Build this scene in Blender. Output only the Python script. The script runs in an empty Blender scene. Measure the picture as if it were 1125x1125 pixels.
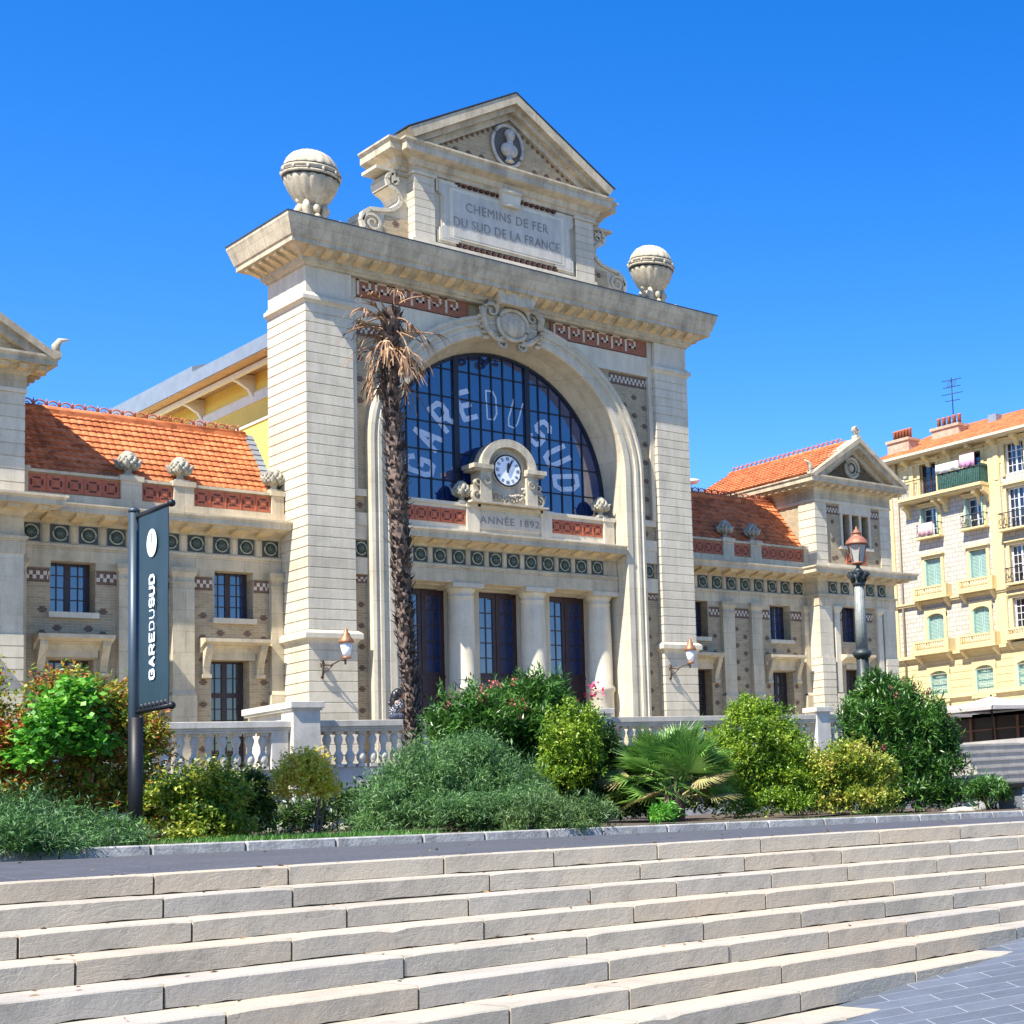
SKY_AIR,SKY_DUST,SKY_OZ,SKY_S,SKY_SAT,SKY_HUE,SUN_E,EXPO=1.0,.0,5.2,.118,1.34,.512,5.0,1.15
import bpy, bmesh, math, random
from mathutils import Vector, Matrix
random.seed(7)
PI=math.pi
sc=bpy.context.scene
COL=sc.collection
# ------------------------------------------------------------------ helpers
WORG={}
class MB:
    def __init__(s,T=None): s.v=[];s.f=[];s.m=[];s.sm=[];s.T=T
    def add(s,vs,fs,m=0,smooth=False):
        n=len(s.v); T=s.T
        s.v.extend([T(*p) for p in vs] if T else [tuple(p) for p in vs])
        for f in fs: s.f.append([i+n for i in f]); s.m.append(m); s.sm.append(smooth)
    def box(s,x0,x1,y0,y1,z0,z1,m=0):
        s.add([(x0,y0,z0),(x1,y0,z0),(x1,y1,z0),(x0,y1,z0),(x0,y0,z1),(x1,y0,z1),(x1,y1,z1),(x0,y1,z1)],
              [(0,3,2,1),(4,5,6,7),(0,1,5,4),(1,2,6,5),(2,3,7,6),(3,0,4,7)],m)
    def frus(s,x0,x1,y0,y1,z0,z1,e,m=0,ez=None):
        # box whose top is grown by e
        s.add([(x0,y0,z0),(x1,y0,z0),(x1,y1,z0),(x0,y1,z0),(x0-e,y0-e,z1),(x1+e,y0-e,z1),(x1+e,y1+e,z1),(x0-e,y1+e,z1)],
              [(0,3,2,1),(4,5,6,7),(0,1,5,4),(1,2,6,5),(2,3,7,6),(3,0,4,7)],m)
    def prism(s,pts,y0,y1,m=0,smooth=False):
        n=len(pts)
        s.add([(x,y0,z) for x,z in pts]+[(x,y1,z) for x,z in pts],[list(range(n)),list(range(2*n-1,n-1,-1))],m)
        s.add([(x,y0,z) for x,z in pts]+[(x,y1,z) for x,z in pts],[(i,(i+1)%n,n+(i+1)%n,n+i) for i in range(n)],m,smooth)
    def prismx(s,pts,x0,x1,m=0):
        n=len(pts)
        s.add([(x0,y,z) for y,z in pts]+[(x1,y,z) for y,z in pts],[list(range(n)),list(range(2*n-1,n-1,-1))]+[(i,(i+1)%n,n+(i+1)%n,n+i) for i in range(n)],m)
    def lathe(s,cx,cy,prof,n=20,m=0,smooth=True,mod=None,sx=1,sy=1):
        vs=[];fs=[]
        for r,z in prof:
            for k in range(n):
                a=2*PI*k/n; q=r*(mod(a,z) if mod else 1)
                vs.append((cx+sx*q*math.cos(a),cy+sy*q*math.sin(a),z))
        for i in range(len(prof)-1):
            for k in range(n):
                fs.append((i*n+k,i*n+(k+1)%n,(i+1)*n+(k+1)%n,(i+1)*n+k))
        fs.append(list(range(n-1,-1,-1))); fs.append([(len(prof)-1)*n+k for k in range(n)])
        s.add(vs,fs,m,smooth)
    def tube(s,path,r,n=8,m=0,smooth=True):
        P=[Vector(p) for p in path]; vs=[];fs=[]
        for i,p in enumerate(P):
            t=(P[min(i+1,len(P)-1)]-P[max(i-1,0)]).normalized()
            a=Vector((0,0,1)) if abs(t.z)<.9 else Vector((1,0,0))
            u=t.cross(a).normalized(); w=t.cross(u)
            rr=r[i] if isinstance(r,(list,tuple)) else r
            for k in range(n):
                q=p+rr*(math.cos(2*PI*k/n)*u+math.sin(2*PI*k/n)*w); vs.append(tuple(q))
        for i in range(len(P)-1):
            for k in range(n): fs.append((i*n+k,i*n+(k+1)%n,(i+1)*n+(k+1)%n,(i+1)*n+k))
        fs.append(list(range(n))); fs.append([(len(P)-1)*n+k for k in range(n-1,-1,-1)])
        s.add(vs,fs,m,smooth)
    def ball(s,c,rx,ry,rz,n=12,m=0,k=8):
        vs=[];fs=[]
        for i in range(1,k):
            th=PI*i/k
            for j in range(n):
                a=2*PI*j/n; vs.append((c[0]+rx*math.sin(th)*math.cos(a),c[1]+ry*math.sin(th)*math.sin(a),c[2]-rz*math.cos(th)))
        b=len(vs); vs+= [(c[0],c[1],c[2]-rz),(c[0],c[1],c[2]+rz)]
        for i in range(k-2):
            for j in range(n): fs.append((i*n+j,i*n+(j+1)%n,(i+1)*n+(j+1)%n,(i+1)*n+j))
        for j in range(n):
            fs.append((b,(j+1)%n,j)); fs.append((b+1,(k-2)*n+j,(k-2)*n+(j+1)%n))
        s.add(vs,fs,m,True)
    def sweep(s,path,prof,closed=True,m=0):
        # path: xy polyline walked with the outside on the right; prof: (out,z)
        n=len(path); vs=[];fs=[]; K=len(prof)
        for i in range(n):
            p=Vector(path[i])
            a=(Vector(path[i])-Vector(path[i-1])).normalized() if (closed or i>0) else None
            b=(Vector(path[(i+1)%n])-Vector(path[i])).normalized() if (closed or i<n-1) else None
            if a is None:a=b
            if b is None:b=a
            na=Vector((a.y,-a.x)); nb=Vector((b.y,-b.x)); d=(na+nb); d=d/max(.2,(1+na.dot(nb)))
            for o,z in prof: vs.append((p.x+d.x*o,p.y+d.y*o,z))
        R=n if closed else n-1
        for i in range(R):
            j=(i+1)%n
            for k in range(K-1): fs.append((i*K+k,j*K+k,j*K+k+1,i*K+k+1))
        if not closed: fs.append(list(range(K))); fs.append([(n-1)*K+k for k in range(K-1,-1,-1)])
        s.add(vs,fs,m)
    def wall(s,x0,x1,z0,z1,y0,y1,holes=(),m=0):
        xs=sorted({x0,x1,*[h[0] for h in holes],*[h[1] for h in holes]}); zs=sorted({z0,z1,*[h[2] for h in holes],*[h[3] for h in holes]})
        xs=[x for x in xs if x0<=x<=x1]; zs=[z for z in zs if z0<=z<=z1]
        def solid(i,j):
            if i<0 or j<0 or i>=len(xs)-1 or j>=len(zs)-1: return False
            cx=(xs[i]+xs[i+1])/2; cz=(zs[j]+zs[j+1])/2
            return not any(h[0]<cx<h[1] and h[2]<cz<h[3] for h in holes)
        for i in range(len(xs)-1):
            for j in range(len(zs)-1):
                if not solid(i,j): continue
                a,b,c,d=xs[i],xs[i+1],zs[j],zs[j+1]
                s.add([(a,y0,c),(b,y0,c),(b,y0,d),(a,y0,d)],[(0,1,2,3)],m)
                s.add([(a,y1,c),(b,y1,c),(b,y1,d),(a,y1,d)],[(3,2,1,0)],m)
                if not solid(i-1,j): s.add([(a,y0,c),(a,y0,d),(a,y1,d),(a,y1,c)],[(0,1,2,3)],m)
                if not solid(i+1,j): s.add([(b,y0,c),(b,y0,d),(b,y1,d),(b,y1,c)],[(3,2,1,0)],m)
                if not solid(i,j-1): s.add([(a,y0,c),(b,y0,c),(b,y1,c),(a,y1,c)],[(3,2,1,0)],m)
                if not solid(i,j+1): s.add([(a,y0,d),(b,y0,d),(b,y1,d),(a,y1,d)],[(0,1,2,3)],m)
    def build(s,name,mats,parent=None,bevel=0,recalc=True,org=None):
        if not isinstance(mats,(list,tuple)): mats=[mats]
        xs=[p[0] for p in s.v]; ys=[p[1] for p in s.v]; zs=[p[2] for p in s.v]
        o=org or ((min(xs)+max(xs))/2,(min(ys)+max(ys))/2,min(zs))
        me=bpy.data.meshes.new(name)
        me.from_pydata([(a-o[0],b-o[1],c-o[2]) for a,b,c in s.v],[],s.f)
        for m in mats: me.materials.append(m)
        me.polygons.foreach_set('material_index',s.m); me.polygons.foreach_set('use_smooth',s.sm)
        if recalc:
            bm=bmesh.new(); bm.from_mesh(me); bmesh.ops.remove_doubles(bm,verts=bm.verts,dist=1e-5) if recalc==2 else None
            bmesh.ops.recalc_face_normals(bm,faces=bm.faces); bm.to_mesh(me); bm.free()
        me.update()
        ob=bpy.data.objects.new(name,me); COL.objects.link(ob)
        if bevel:
            md=ob.modifiers.new('bevel','BEVEL'); md.width=bevel; md.segments=1; md.limit_method='ANGLE'; md.angle_limit=.6
        place(ob,o,parent)
        return ob
def place(ob,o,parent=None):
    WORG[ob.name]=Vector(o)
    if parent is not None:
        ob.parent=parent; ob.location=Vector(o)-WORG[parent.name]
    else: ob.location=o
def tag(o,label=None,cat=None,group=None,kind=None):
    for k,v in (('label',label),('category',cat),('group',group),('kind',kind)):
        if v: o[k]=v
    return o
def thing(name,loc,label,cat,group=None):
    e=bpy.data.objects.new(name,None); COL.objects.link(e); e.location=loc; WORG[e.name]=Vector(loc); e.empty_display_size=.3
    return tag(e,label,cat,group)
CH={}
def kids(o): return [c for c in bpy.data.objects if c.parent==o]
def copy_tree(o,d,parent=None,label=None,top=True):
    c=o.copy(); COL.objects.link(c); d=Vector(d)
    WORG[c.name]=WORG[o.name]+d
    c.parent=parent if top else parent
    c.location=WORG[c.name]-(WORG[parent.name] if parent is not None else Vector((0,0,0)))
    if label: c['label']=label
    for k in kids(o): copy_tree(k,d,c,top=False)
    return c
# ------------------------------------------------------------------ materials
def nt(name):
    m=bpy.data.materials.new(name); m.use_nodes=True; n=m.node_tree; n.nodes.clear()
    o=n.nodes.new('ShaderNodeOutputMaterial'); b=n.nodes.new('ShaderNodeBsdfPrincipled'); n.links.new(b.outputs[0],o.inputs[0])
    return m,n,b
def N(n,t,**k):
    x=n.nodes.new('ShaderNode'+t)
    for a,v in k.items():
        if a.startswith('i_'):
            key=a[2:]; key=int(key) if key.isdigit() else key.replace('_',' ')
            x.inputs[key].default_value=v
        else: setattr(x,a,v)
    return x
def geo(n): return N(n,'NewGeometry').outputs['Position']
def ramp(n,fac,stops):
    r=N(n,'ValToRGB'); n.links.new(fac,r.inputs[0]); e=r.color_ramp.elements
    while len(e)>len(stops): e.remove(e[-1])
    while len(e)<len(stops): e.new(1)
    for q,(p,c) in zip(e,stops): q.position=p; q.color=(*c,1) if len(c)==3 else c
    return r.outputs[0]
def mul(c,k): return tuple(min(1,max(0,x*k)) for x in c)
def bump(n,b,h,s,d=.02):
    x=N(n,'Bump'); x.inputs['Strength'].default_value=s; x.inputs['Distance'].default_value=d
    n.links.new(h,x.inputs['Height']); n.links.new(x.outputs[0],b.inputs['Normal'])
def mixc(n,f,a,b,mode='MIX'):
    x=N(n,'Mix',data_type='RGBA',blend_type=mode)
    if isinstance(f,(int,float)): x.inputs[0].default_value=f
    else: n.links.new(f,x.inputs[0])
    for i,c in ((6,a),(7,b)):
        if isinstance(c,tuple): x.inputs[i].default_value=(*c,1) if len(c)==3 else c
        else: n.links.new(c,x.inputs[i])
    return x.outputs[2]
def stone(name,c,dirt=.35,scale=1.2,rough=.85,streak=True,grain=6,blocks=None,bs=.25):
    m,n,b=nt(name); P=geo(n)
    n1=N(n,'TexNoise',i_Scale=scale,i_Detail=8.,i_Roughness=.65); n.links.new(P,n1.inputs['Vector'])
    mp=N(n,'Mapping'); mp.inputs['Scale'].default_value=(1.6,1.6,.22); n.links.new(P,mp.inputs['Vector'])
    n2=N(n,'TexNoise',i_Scale=2.2,i_Detail=6.,i_Roughness=.7); n.links.new(mp.outputs[0],n2.inputs['Vector'])
    n3=N(n,'TexNoise',i_Scale=float(grain*4),i_Detail=5.); n.links.new(P,n3.inputs['Vector'])
    base=ramp(n,n1.outputs[0],[(.3,mul(c,1-dirt*.6)),(.55,c),(.8,mul(c,1.12))])
    st=ramp(n,n2.outputs[0],[(.36,(1-dirt*.9,)*3),(.56,(1,1,1))])
    col=mixc(n,.62 if streak else 0.0,base,st,'MULTIPLY')
    col=mixc(n,.35,col,ramp(n,n3.outputs[0],[(.3,(.72,.72,.72)),(.6,(1,1,1))]),'MULTIPLY')
    gi=N(n,'NewGeometry'); col=mixc(n,.9,col,ramp(n,gi.outputs['Random Per Island'],[(0,(.86,.85,.83)),(.5,(.97,.97,.96)),(1,(1.,1.,1.))]),'MULTIPLY')
    if blocks:
        sp=N(n,'SeparateXYZ'); n.links.new(P,sp.inputs[0]); ad=N(n,'Math',operation='ADD'); n.links.new(sp.outputs[0],ad.inputs[0]); n.links.new(sp.outputs[1],ad.inputs[1])
        cb=N(n,'CombineXYZ'); n.links.new(ad.outputs[0],cb.inputs[0]); n.links.new(sp.outputs[2],cb.inputs[1])
        bt=N(n,'TexBrick',i_Scale=1.0); bt.inputs['Brick Width'].default_value=blocks[0]; bt.inputs['Row Height'].default_value=blocks[1]; bt.inputs['Mortar Size'].default_value=.006
        bt.inputs['Color1'].default_value=(1,1,1,1); bt.inputs['Color2'].default_value=(.86,.85,.83,1); bt.inputs['Mortar'].default_value=(.55,.53,.5,1)
        n.links.new(cb.outputs[0],bt.inputs['Vector']); col=mixc(n,.8,col,bt.outputs[0],'MULTIPLY')
    n.links.new(col,b.inputs['Base Color']); b.inputs['Roughness'].default_value=rough
    bump(n,b,n3.outputs[0],bs,.01)
    return m
def brick(name,c1,c2,mortar,w=.22,h=.07,ms=.008,rot=False,var=True):
    m,n,b=nt(name); P=geo(n)
    sp=N(n,'SeparateXYZ'); n.links.new(P,sp.inputs[0]); ad=N(n,'Math',operation='ADD'); n.links.new(sp.outputs[0],ad.inputs[0]); n.links.new(sp.outputs[1],ad.inputs[1])
    cb=N(n,'CombineXYZ'); n.links.new(ad.outputs[0],cb.inputs[0]); n.links.new(sp.outputs[2],cb.inputs[1])
    bt=N(n,'TexBrick',i_Scale=1.0); bt.inputs['Brick Width'].default_value=w; bt.inputs['Row Height'].default_value=h; bt.inputs['Mortar Size'].default_value=ms
    bt.inputs['Mortar Smooth'].default_value=.3
    bt.inputs['Color1'].default_value=(*c1,1); bt.inputs['Color2'].default_value=(*c2,1); bt.inputs['Mortar'].default_value=(*mortar,1)
    n.links.new(cb.outputs[0],bt.inputs['Vector'])
    n1=N(n,'TexNoise',i_Scale=3.,i_Detail=8.,i_Roughness=.7); n.links.new(P,n1.inputs['Vector'])
    col=mixc(n,.6,bt.outputs[0],ramp(n,n1.outputs[0],[(.3,(.6,.6,.6)),(.65,(1.,1.,1.))]),'MULTIPLY')
    n.links.new(col,b.inputs['Base Color']); b.inputs['Roughness'].default_value=.9
    bump(n,b,bt.outputs['Fac'],-.5,.01)
    return m
def plain(name,c,rough=.6,metal=0,noise=.12,scale=8.):
    m,n,b=nt(name); P=geo(n)
    n1=N(n,'TexNoise',i_Scale=scale,i_Detail=6.,i_Roughness=.65); n.links.new(P,n1.inputs['Vector'])
    n.links.new(ramp(n,n1.outputs[0],[(.3,mul(c,1-noise)),(.7,mul(c,1+noise))]),b.inputs['Base Color'])
    b.inputs['Roughness'].default_value=rough; b.inputs['Metallic'].default_value=metal
    bump(n,b,n1.outputs[0],.15,.01)
    return m
def glassm(name,c=(.007,.028,.11),ior=2.3,rough=.03,wob=.02):
    m,n,b=nt(name); b.inputs['Base Color'].default_value=(*c,1); b.inputs['IOR'].default_value=ior; b.inputs['Roughness'].default_value=rough
    P=geo(n); n1=N(n,'TexNoise',i_Scale=1.1,i_Detail=2.); n.links.new(P,n1.inputs['Vector']); bump(n,b,n1.outputs[0],wob,.1)
    return m
def leafm(name,cols,rough=.45,trans=.35,nscale=1.2):
    # cols: colours chosen leaf by leaf, biased by patches through the crown
    m,n,b=nt(name); g=N(n,'NewGeometry')
    n1=N(n,'TexNoise',i_Scale=nscale,i_Detail=3.); n.links.new(g.outputs['Position'],n1.inputs['Vector'])
    a=N(n,'Math',operation='MULTIPLY_ADD'); n.links.new(g.outputs['Random Per Island'],a.inputs[0]); a.inputs[1].default_value=.55
    s=N(n,'Math',operation='SUBTRACT'); n.links.new(n1.outputs[0],s.inputs[0]); s.inputs[1].default_value=.27
    n.links.new(s.outputs[0],a.inputs[2])
    k=len(cols); col=ramp(n,a.outputs[0],[(.12+.76*i/(k-1),c) for i,c in enumerate(cols)])
    n.links.new(col,b.inputs['Base Color']); b.inputs['Roughness'].default_value=rough
    t=N(n,'BsdfTranslucent'); n.links.new(col,t.inputs[0]); mx=N(n,'MixShader'); mx.inputs[0].default_value=trans
    n.links.new(b.outputs[0],mx.inputs[1]); n.links.new(t.outputs[0],mx.inputs[2])
    o=[x for x in n.nodes if x.type=='OUTPUT_MATERIAL'][0]; n.links.new(mx.outputs[0],o.inputs[0])
    return m
def tilem(name,c):
    m,n,b=nt(name); P=geo(n)
    a=N(n,'TexNoise',i_Scale=.9,i_Detail=9.,i_Roughness=.75); n.links.new(P,a.inputs['Vector'])
    mp=N(n,'Mapping'); mp.inputs['Scale'].default_value=(4.6,4.6,7.0); n.links.new(P,mp.inputs['Vector'])
    v=N(n,'TexVoronoi',i_Scale=1.0); n.links.new(mp.outputs[0],v.inputs['Vector'])
    sp=N(n,'SeparateColor'); n.links.new(v.outputs['Color'],sp.inputs[0])
    c1=ramp(n,sp.outputs[0],[(.0,mul(c,.62)),(.5,c),(1.,(c[0]*1.15,c[1]*1.35,c[2]*1.7))])
    c2=mixc(n,.75,c1,ramp(n,a.outputs[0],[(.33,(.42,.40,.38)),(.5,(.95,.95,.95)),(.7,(1.,1.,1.))]),'MULTIPLY')
    n.links.new(c2,b.inputs['Base Color']); b.inputs['Roughness'].default_value=.8; bump(n,b,a.outputs[0],.3,.02); return m
S_PYL=stone('stone_pylon',(.64,.565,.425),.3,.8)
S_WARM=stone('stone_warm',(.65,.54,.365),.42,.9,blocks=(1.3,.62))
S_COR=stone('stone_cornice',(.58,.49,.34),.5,1.5,blocks=(.95,.9))
S_PALE=stone('stone_pale',(.66,.585,.44),.28,.9)
S_ARCH=stone('stone_arch',(.64,.56,.41),.32,.8,blocks=(2.2,.9))
S_CARV=stone('stone_carved',(.56,.485,.35),.5,3.)
S_PLAQ=stone('stone_plaque',(.54,.50,.42),.3,1.)
S_DARKTXT=stone('stone_lettering',(.27,.255,.235),.3,2.)
BRICK=brick('brick_buff',(.43,.335,.20),(.33,.255,.15),(.46,.39,.27),.24,.075)
BROWN=brick('brick_brown',(.17,.095,.06),(.12,.07,.045),(.2,.14,.1),.12,.06)
CREAMB=plain('brick_cream',(.55,.47,.36),.8)
TERRA=plain('terracotta',(.42,.115,.05),.65,0,.2,10)
TERRD=plain('terracotta_dark',(.10,.03,.02),.8)
TILE=tilem('roof_tile',(.55,.155,.045))
def _d(): pass
TILED=plain('ridge_tile',(.40,.12,.06),.7,0,.2,6)
ZINC=plain('zinc',(.26,.29,.31),.45,.3,.12,2)
LEAD=plain('lead',(.05,.065,.09),.5,.3,.2,3)
YELLOW=plain('yellow_render',(.80,.58,.12),.85,0,.06,2)
WHITEW=plain('white_trim',(.76,.72,.62),.7,0,.08,3)
FRAME=plain('joinery_dark',(.035,.02,.022),.5,0,.2,4)
GLASS=glassm('glass_sky_tint')  # blue base colour paints the sky's reflection into the panes
CUR=1
GLASSD=glassm('glass_dark',(.012,.014,.02),1.9)
TGREEN=plain('glazed_green',(.055,.075,.05),.3,0,.3,12)
TDARK=plain('glazed_dark',(.035,.04,.033),.45,0,.3,12)
TRING=plain('glazed_ring',(.33,.34,.24),.4,0,.2,20)
LETTER=plain('lettering_pale',(.50,.58,.70),.5)
WHITE=plain('white_enamel',(.82,.84,.86),.35,0,.03)
BLACK=plain('black_iron',(.012,.012,.014),.5,.3)
# ------------------------------------------------------------------ station
ST=thing('railway_station',(6.75,1.5,3.0),'stone railway station with a huge glazed arch, pedimented attic, clock and low tiled side wings','railway station')
SPLIT={'shutter','column_shaft','inscription','lantern_cap','pilaster','stone_band','fret_frieze','quoin_pier','eave_bracket','urn_hoop','mutules','attic_wall','stone_trim','window_surrounds','brick_panel','pane','upper_wall','ridge_capping','posts','pier','pediment_flashing'}
def clusters(mb,gap=.012):
    n=len(mb.v); par=list(range(n))
    def fd(a):
        while par[a]!=a: par[a]=par[par[a]]; a=par[a]
        return a
    for f in mb.f:
        r=fd(f[0])
        for i in f[1:]:
            q=fd(i)
            if q!=r: par[q]=r
    bb={}
    for i,p in enumerate(mb.v):
        r=fd(i); b=bb.get(r)
        if b is None: bb[r]=[list(p),list(p)]
        else:
            for k in range(3): b[0][k]=min(b[0][k],p[k]); b[1][k]=max(b[1][k],p[k])
    ks_=list(bb)
    for i,a in enumerate(ks_):
        A=bb[a]
        for b in ks_[i+1:]:
            B=bb[b]
            if all(A[0][k]-gap<B[1][k] and B[0][k]-gap<A[1][k] for k in range(3)): par[fd(b)]=fd(a)
    out={}
    for f,m,sm in zip(mb.f,mb.m,mb.sm):
        r=fd(f[0]); c=out.get(r)
        if c is None: c=out[r]=(MB(),{})
        c0,mp=c; g=[]
        for i in f:
            if i not in mp: mp[i]=len(c0.v); c0.v.append(mb.v[i])
            g.append(mp[i])
        c0.f.append(g); c0.m.append(m); c0.sm.append(sm)
    return [c[0] for c in out.values()]
def part(mb,name,mats,par=None,bevel=0,label=None,recalc=True):
    if name in SPLIT:
        o=None
        for c in clusters(mb): o=c.build({'mutules':'mutule'}.get(name,name),mats,par or ST,bevel,recalc)
        return o
    o=mb.build(name,mats,par or ST,bevel,recalc)
    if label:o['label']=label
    return o
FZ=3.0
# pylons: stacked courses with sunk joints
def rust(mb,x0,x1,y0,y1,z0,z1,h=.3,g=.028,d=.022,m=0):
    n=max(1,round((z1-z0)/h)); h=(z1-z0)/n
    mb.box(x0+d,x1-d,y0+d,y1-d,z0,z1,m)
    for k in range(n): mb.box(x0,x1,y0,y1,z0+k*h+g/2,z0+(k+1)*h-g/2,m)
for px in (0.0,12.1):
    mb=MB(); w=1.4
    rust(mb,px,px+w,0,2.5,3.55,6.9); rust(mb,px+.01,px+w-.01,.01,2.5,7.18,16.9)
    mb.box(px-.08,px+w+.08,-.08,2.5,FZ,3.52)
    mb.sweep([(px,2.5),(px,0),(px+w,0),(px+w,2.5)],[(0,6.78),(.03,6.86),(.06,6.9),(.13,6.93),(.13,7.08),(.04,7.16),(0,7.18)][::1],False)
    mb.sweep([(px,2.5),(px,0),(px+w,0),(px+w,2.5)],[(0,16.86),(.04,16.93),(.1,16.96),(.1,17.08),(.03,17.14),(0,17.2)],False)
    mb.box(px+.03,px+w-.03,.03,2.5,16.85,18.2)
    part(mb,'pylon',S_PYL,bevel=.006)
# main block behind + brick panels
def arch_pts(a,b,zc,n=40,x=6.65,t0=0,t1=PI): return [(x+a*math.cos(t0+(t1-t0)*i/n),zc+b*math.sin(t0+(t1-t0)*i/n)) for i in range(n+1)]
CX=6.65
mb=MB()
L=[(1.4,FZ),(1.4,18.2),(CX,18.2)]+arch_pts(4.7,4.62,13,24,CX,PI/2,PI)+[(CX-4.7,FZ)]
mb.prism(L,.3,1.24); R=[(2*CX+.2-x if False else 12.1 if x==1.4 else 2*CX-x,z) for x,z in L]; mb.prism(R[::-1],.3,1.24)
mb.box(1.4,12.1,1.9,2.5,FZ,18.2); mb.box(1.4,2.6,1.24,1.9,FZ,18.2); mb.box(10.72,12.1,1.24,1.9,FZ,18.2)
def cross(mb,x,z,y,m=1,k=.085):
    mb.box(x-k*1.25,x+k*1.25,y-.006,y+.01,z-k*.4,z+k*.4,m); mb.box(x-k*.72,x+k*.72,y-.0075,y+.01,z-k*1.0,z+k*1.0,m); 
    mb.box(x-k*.3,x+k*.3,y-.012,y,z-k*.3,z+k*.3,m)
def crosses(mb,cols,z0,z1,y,dz=.62,inside=None,k=.085):
    for i,x in enumerate(cols):
        z=z0+(dz/2 if i%2 else 0)
        while z<z1:
            if inside is None or inside(x,z): cross(mb,x,z,y,1,k)
            z+=dz
def outarch(x,z): return (abs(x-CX)>4.95) if z<13 else ((x-CX)**2+(z-13)**2)>4.97**2
for xs in ((1.72,2.12,2.52,2.92,3.32,3.72),(11.8,11.4,11.0,10.6,10.2,9.8)): crosses(mb,xs,11.6,16.15,.3,.66,outarch,.09)
for x in (1.67,11.72):
    z=3.6
    while z<8.6: cross(mb,x,z,.3,1,.08); z+=.63
    cross(mb,x,11.02,.3,1,.08)
def bandbrick(mb,x0,x1,z0,z1,y,inside=None,m=(1,2)):
    step=.16; x=x0
    while x<x1-.05:
        xe=min(x+step,x1); xm=(x+xe)/2
        if inside is None or (inside(xm,z0) and inside(x,z1) and inside(xe,z0)):
            mb.box(x,xe,y-.007,y+.01,z0,z1,m[0])
            h=(z1-z0)
            mb.box(x+.0,x+(xe-x)*.5,y-.012,y,z0+h*.22,z0+h*.5,m[1]); mb.box(x+(xe-x)*.5,xe,y-.012,y,z0+h*.5,z0+h*.78,m[1])
        x=xe
bandbrick(mb,1.57,4.6,16.25,16.66,.3,outarch); bandbrick(mb,8.8,11.93,16.25,16.66,.3,outarch)
bandbrick(mb,1.42,1.85,8.66,8.9,.3); bandbrick(mb,11.46,12.08,8.66,8.9,.3)
part(mb,'brick_panel',[BRICK,BROWN,CREAMB])
# stone bands over the panels
mb=MB()
def clipband(z0,z1,y):
    for sgn in (-1,1):
        xa=1.4 if sgn<0 else 12.1
        pts=[]
        for z in (z0,z1):
            xi=CX+sgn*(4.7 if z<13 else math.sqrt(max(.0,4.66**2-(z-13)**2)))
            pts.append((xi,z))
        mb.prism([(xa,z0),pts[0],pts[1],(xa,z1)],y,.36)
clipband(16.7,17.4,.2); clipband(11.28,11.5,.2); clipband(10.4,10.78,.2); clipband(9.97,10.4,.24); clipband(8.92,9.42,.22)
for x0,x1 in ((1.4,1.57),(11.93,12.1)): mb.box(x0,x1,.17,.36,11.5,18.1)
part(mb,'stone_band',S_PALE)
# meander frieze
mb=MB()
for x0,x1 in ((1.58,5.2),(8.15,11.93)): mb.box(x0,x1,.22,.35,17.44,18.06,0)
def fret(x,z,w,h,y):
    t=.07
    for a,b,c,d in ((0,t,0,h),(0,w*.72,h-t,h),(w*.72-t,w*.72,h*.3,h),(w*.3,w*.72,h*.3,h*.3+t),(w*.3,w*.3+t,h*.3,h*.62)): mb.box(x+a,x+b,y-.02,y+.01,z+c,z+d,1)
for x0,n in ((1.62,6),(8.24,6)):
    for k in range(n): fret(x0+k*.56,17.5,.6,.5,.22)
part(mb,'fret_frieze',[plain('fret_brown',(.27,.095,.045),.7,0,.25,9),CREAMB])
# archivolt
mb=MB()
prof=[(4.80,4.72,13,.32),(4.80,4.72,13,-.06),(4.70,4.62,13,-.08),(4.66,4.58,13,-.03),(4.60,4.53,13,-.03),(4.57,4.5,13,-.07),(4.47,4.42,13,-.07),(4.45,4.4,13,.0),(4.30,4.27,13,.0),(4.28,4.25,13,-.03),(4.08,4.08,13,-.03),(4.04,4.05,13,.02),(4.035,4.07,12.97,.3),(4.01,4.22,12.75,.7),(3.99,4.5,12.3,1.1),(3.98,4.64,12.1,1.27)]
NA=48; vs=[];K=len(prof)
for i in range(-1,NA+2):
    for a,b,zc,y in prof:
        if i==-1: p=(CX+a,y,FZ)
        elif i==NA+1: p=(CX-a,y,FZ)
        else:
            t=PI*i/NA; p=(CX+a*math.cos(t),y,zc+b*math.sin(t))
        vs.append(p)
fs=[(i*K+k,(i+1)*K+k,(i+1)*K+k+1,i*K+k+1) for i in range(NA+2) for k in range(K-1)]
mb.add(vs,fs,0,False)
mb.box(CX+3.985,CX+4.75,-.10,1.24,FZ,3.9); mb.box(CX-4.75,CX-3.985,-.10,1.24,FZ,3.9)
ao=part(mb,'arch_surround',S_ARCH,recalc=False)
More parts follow.
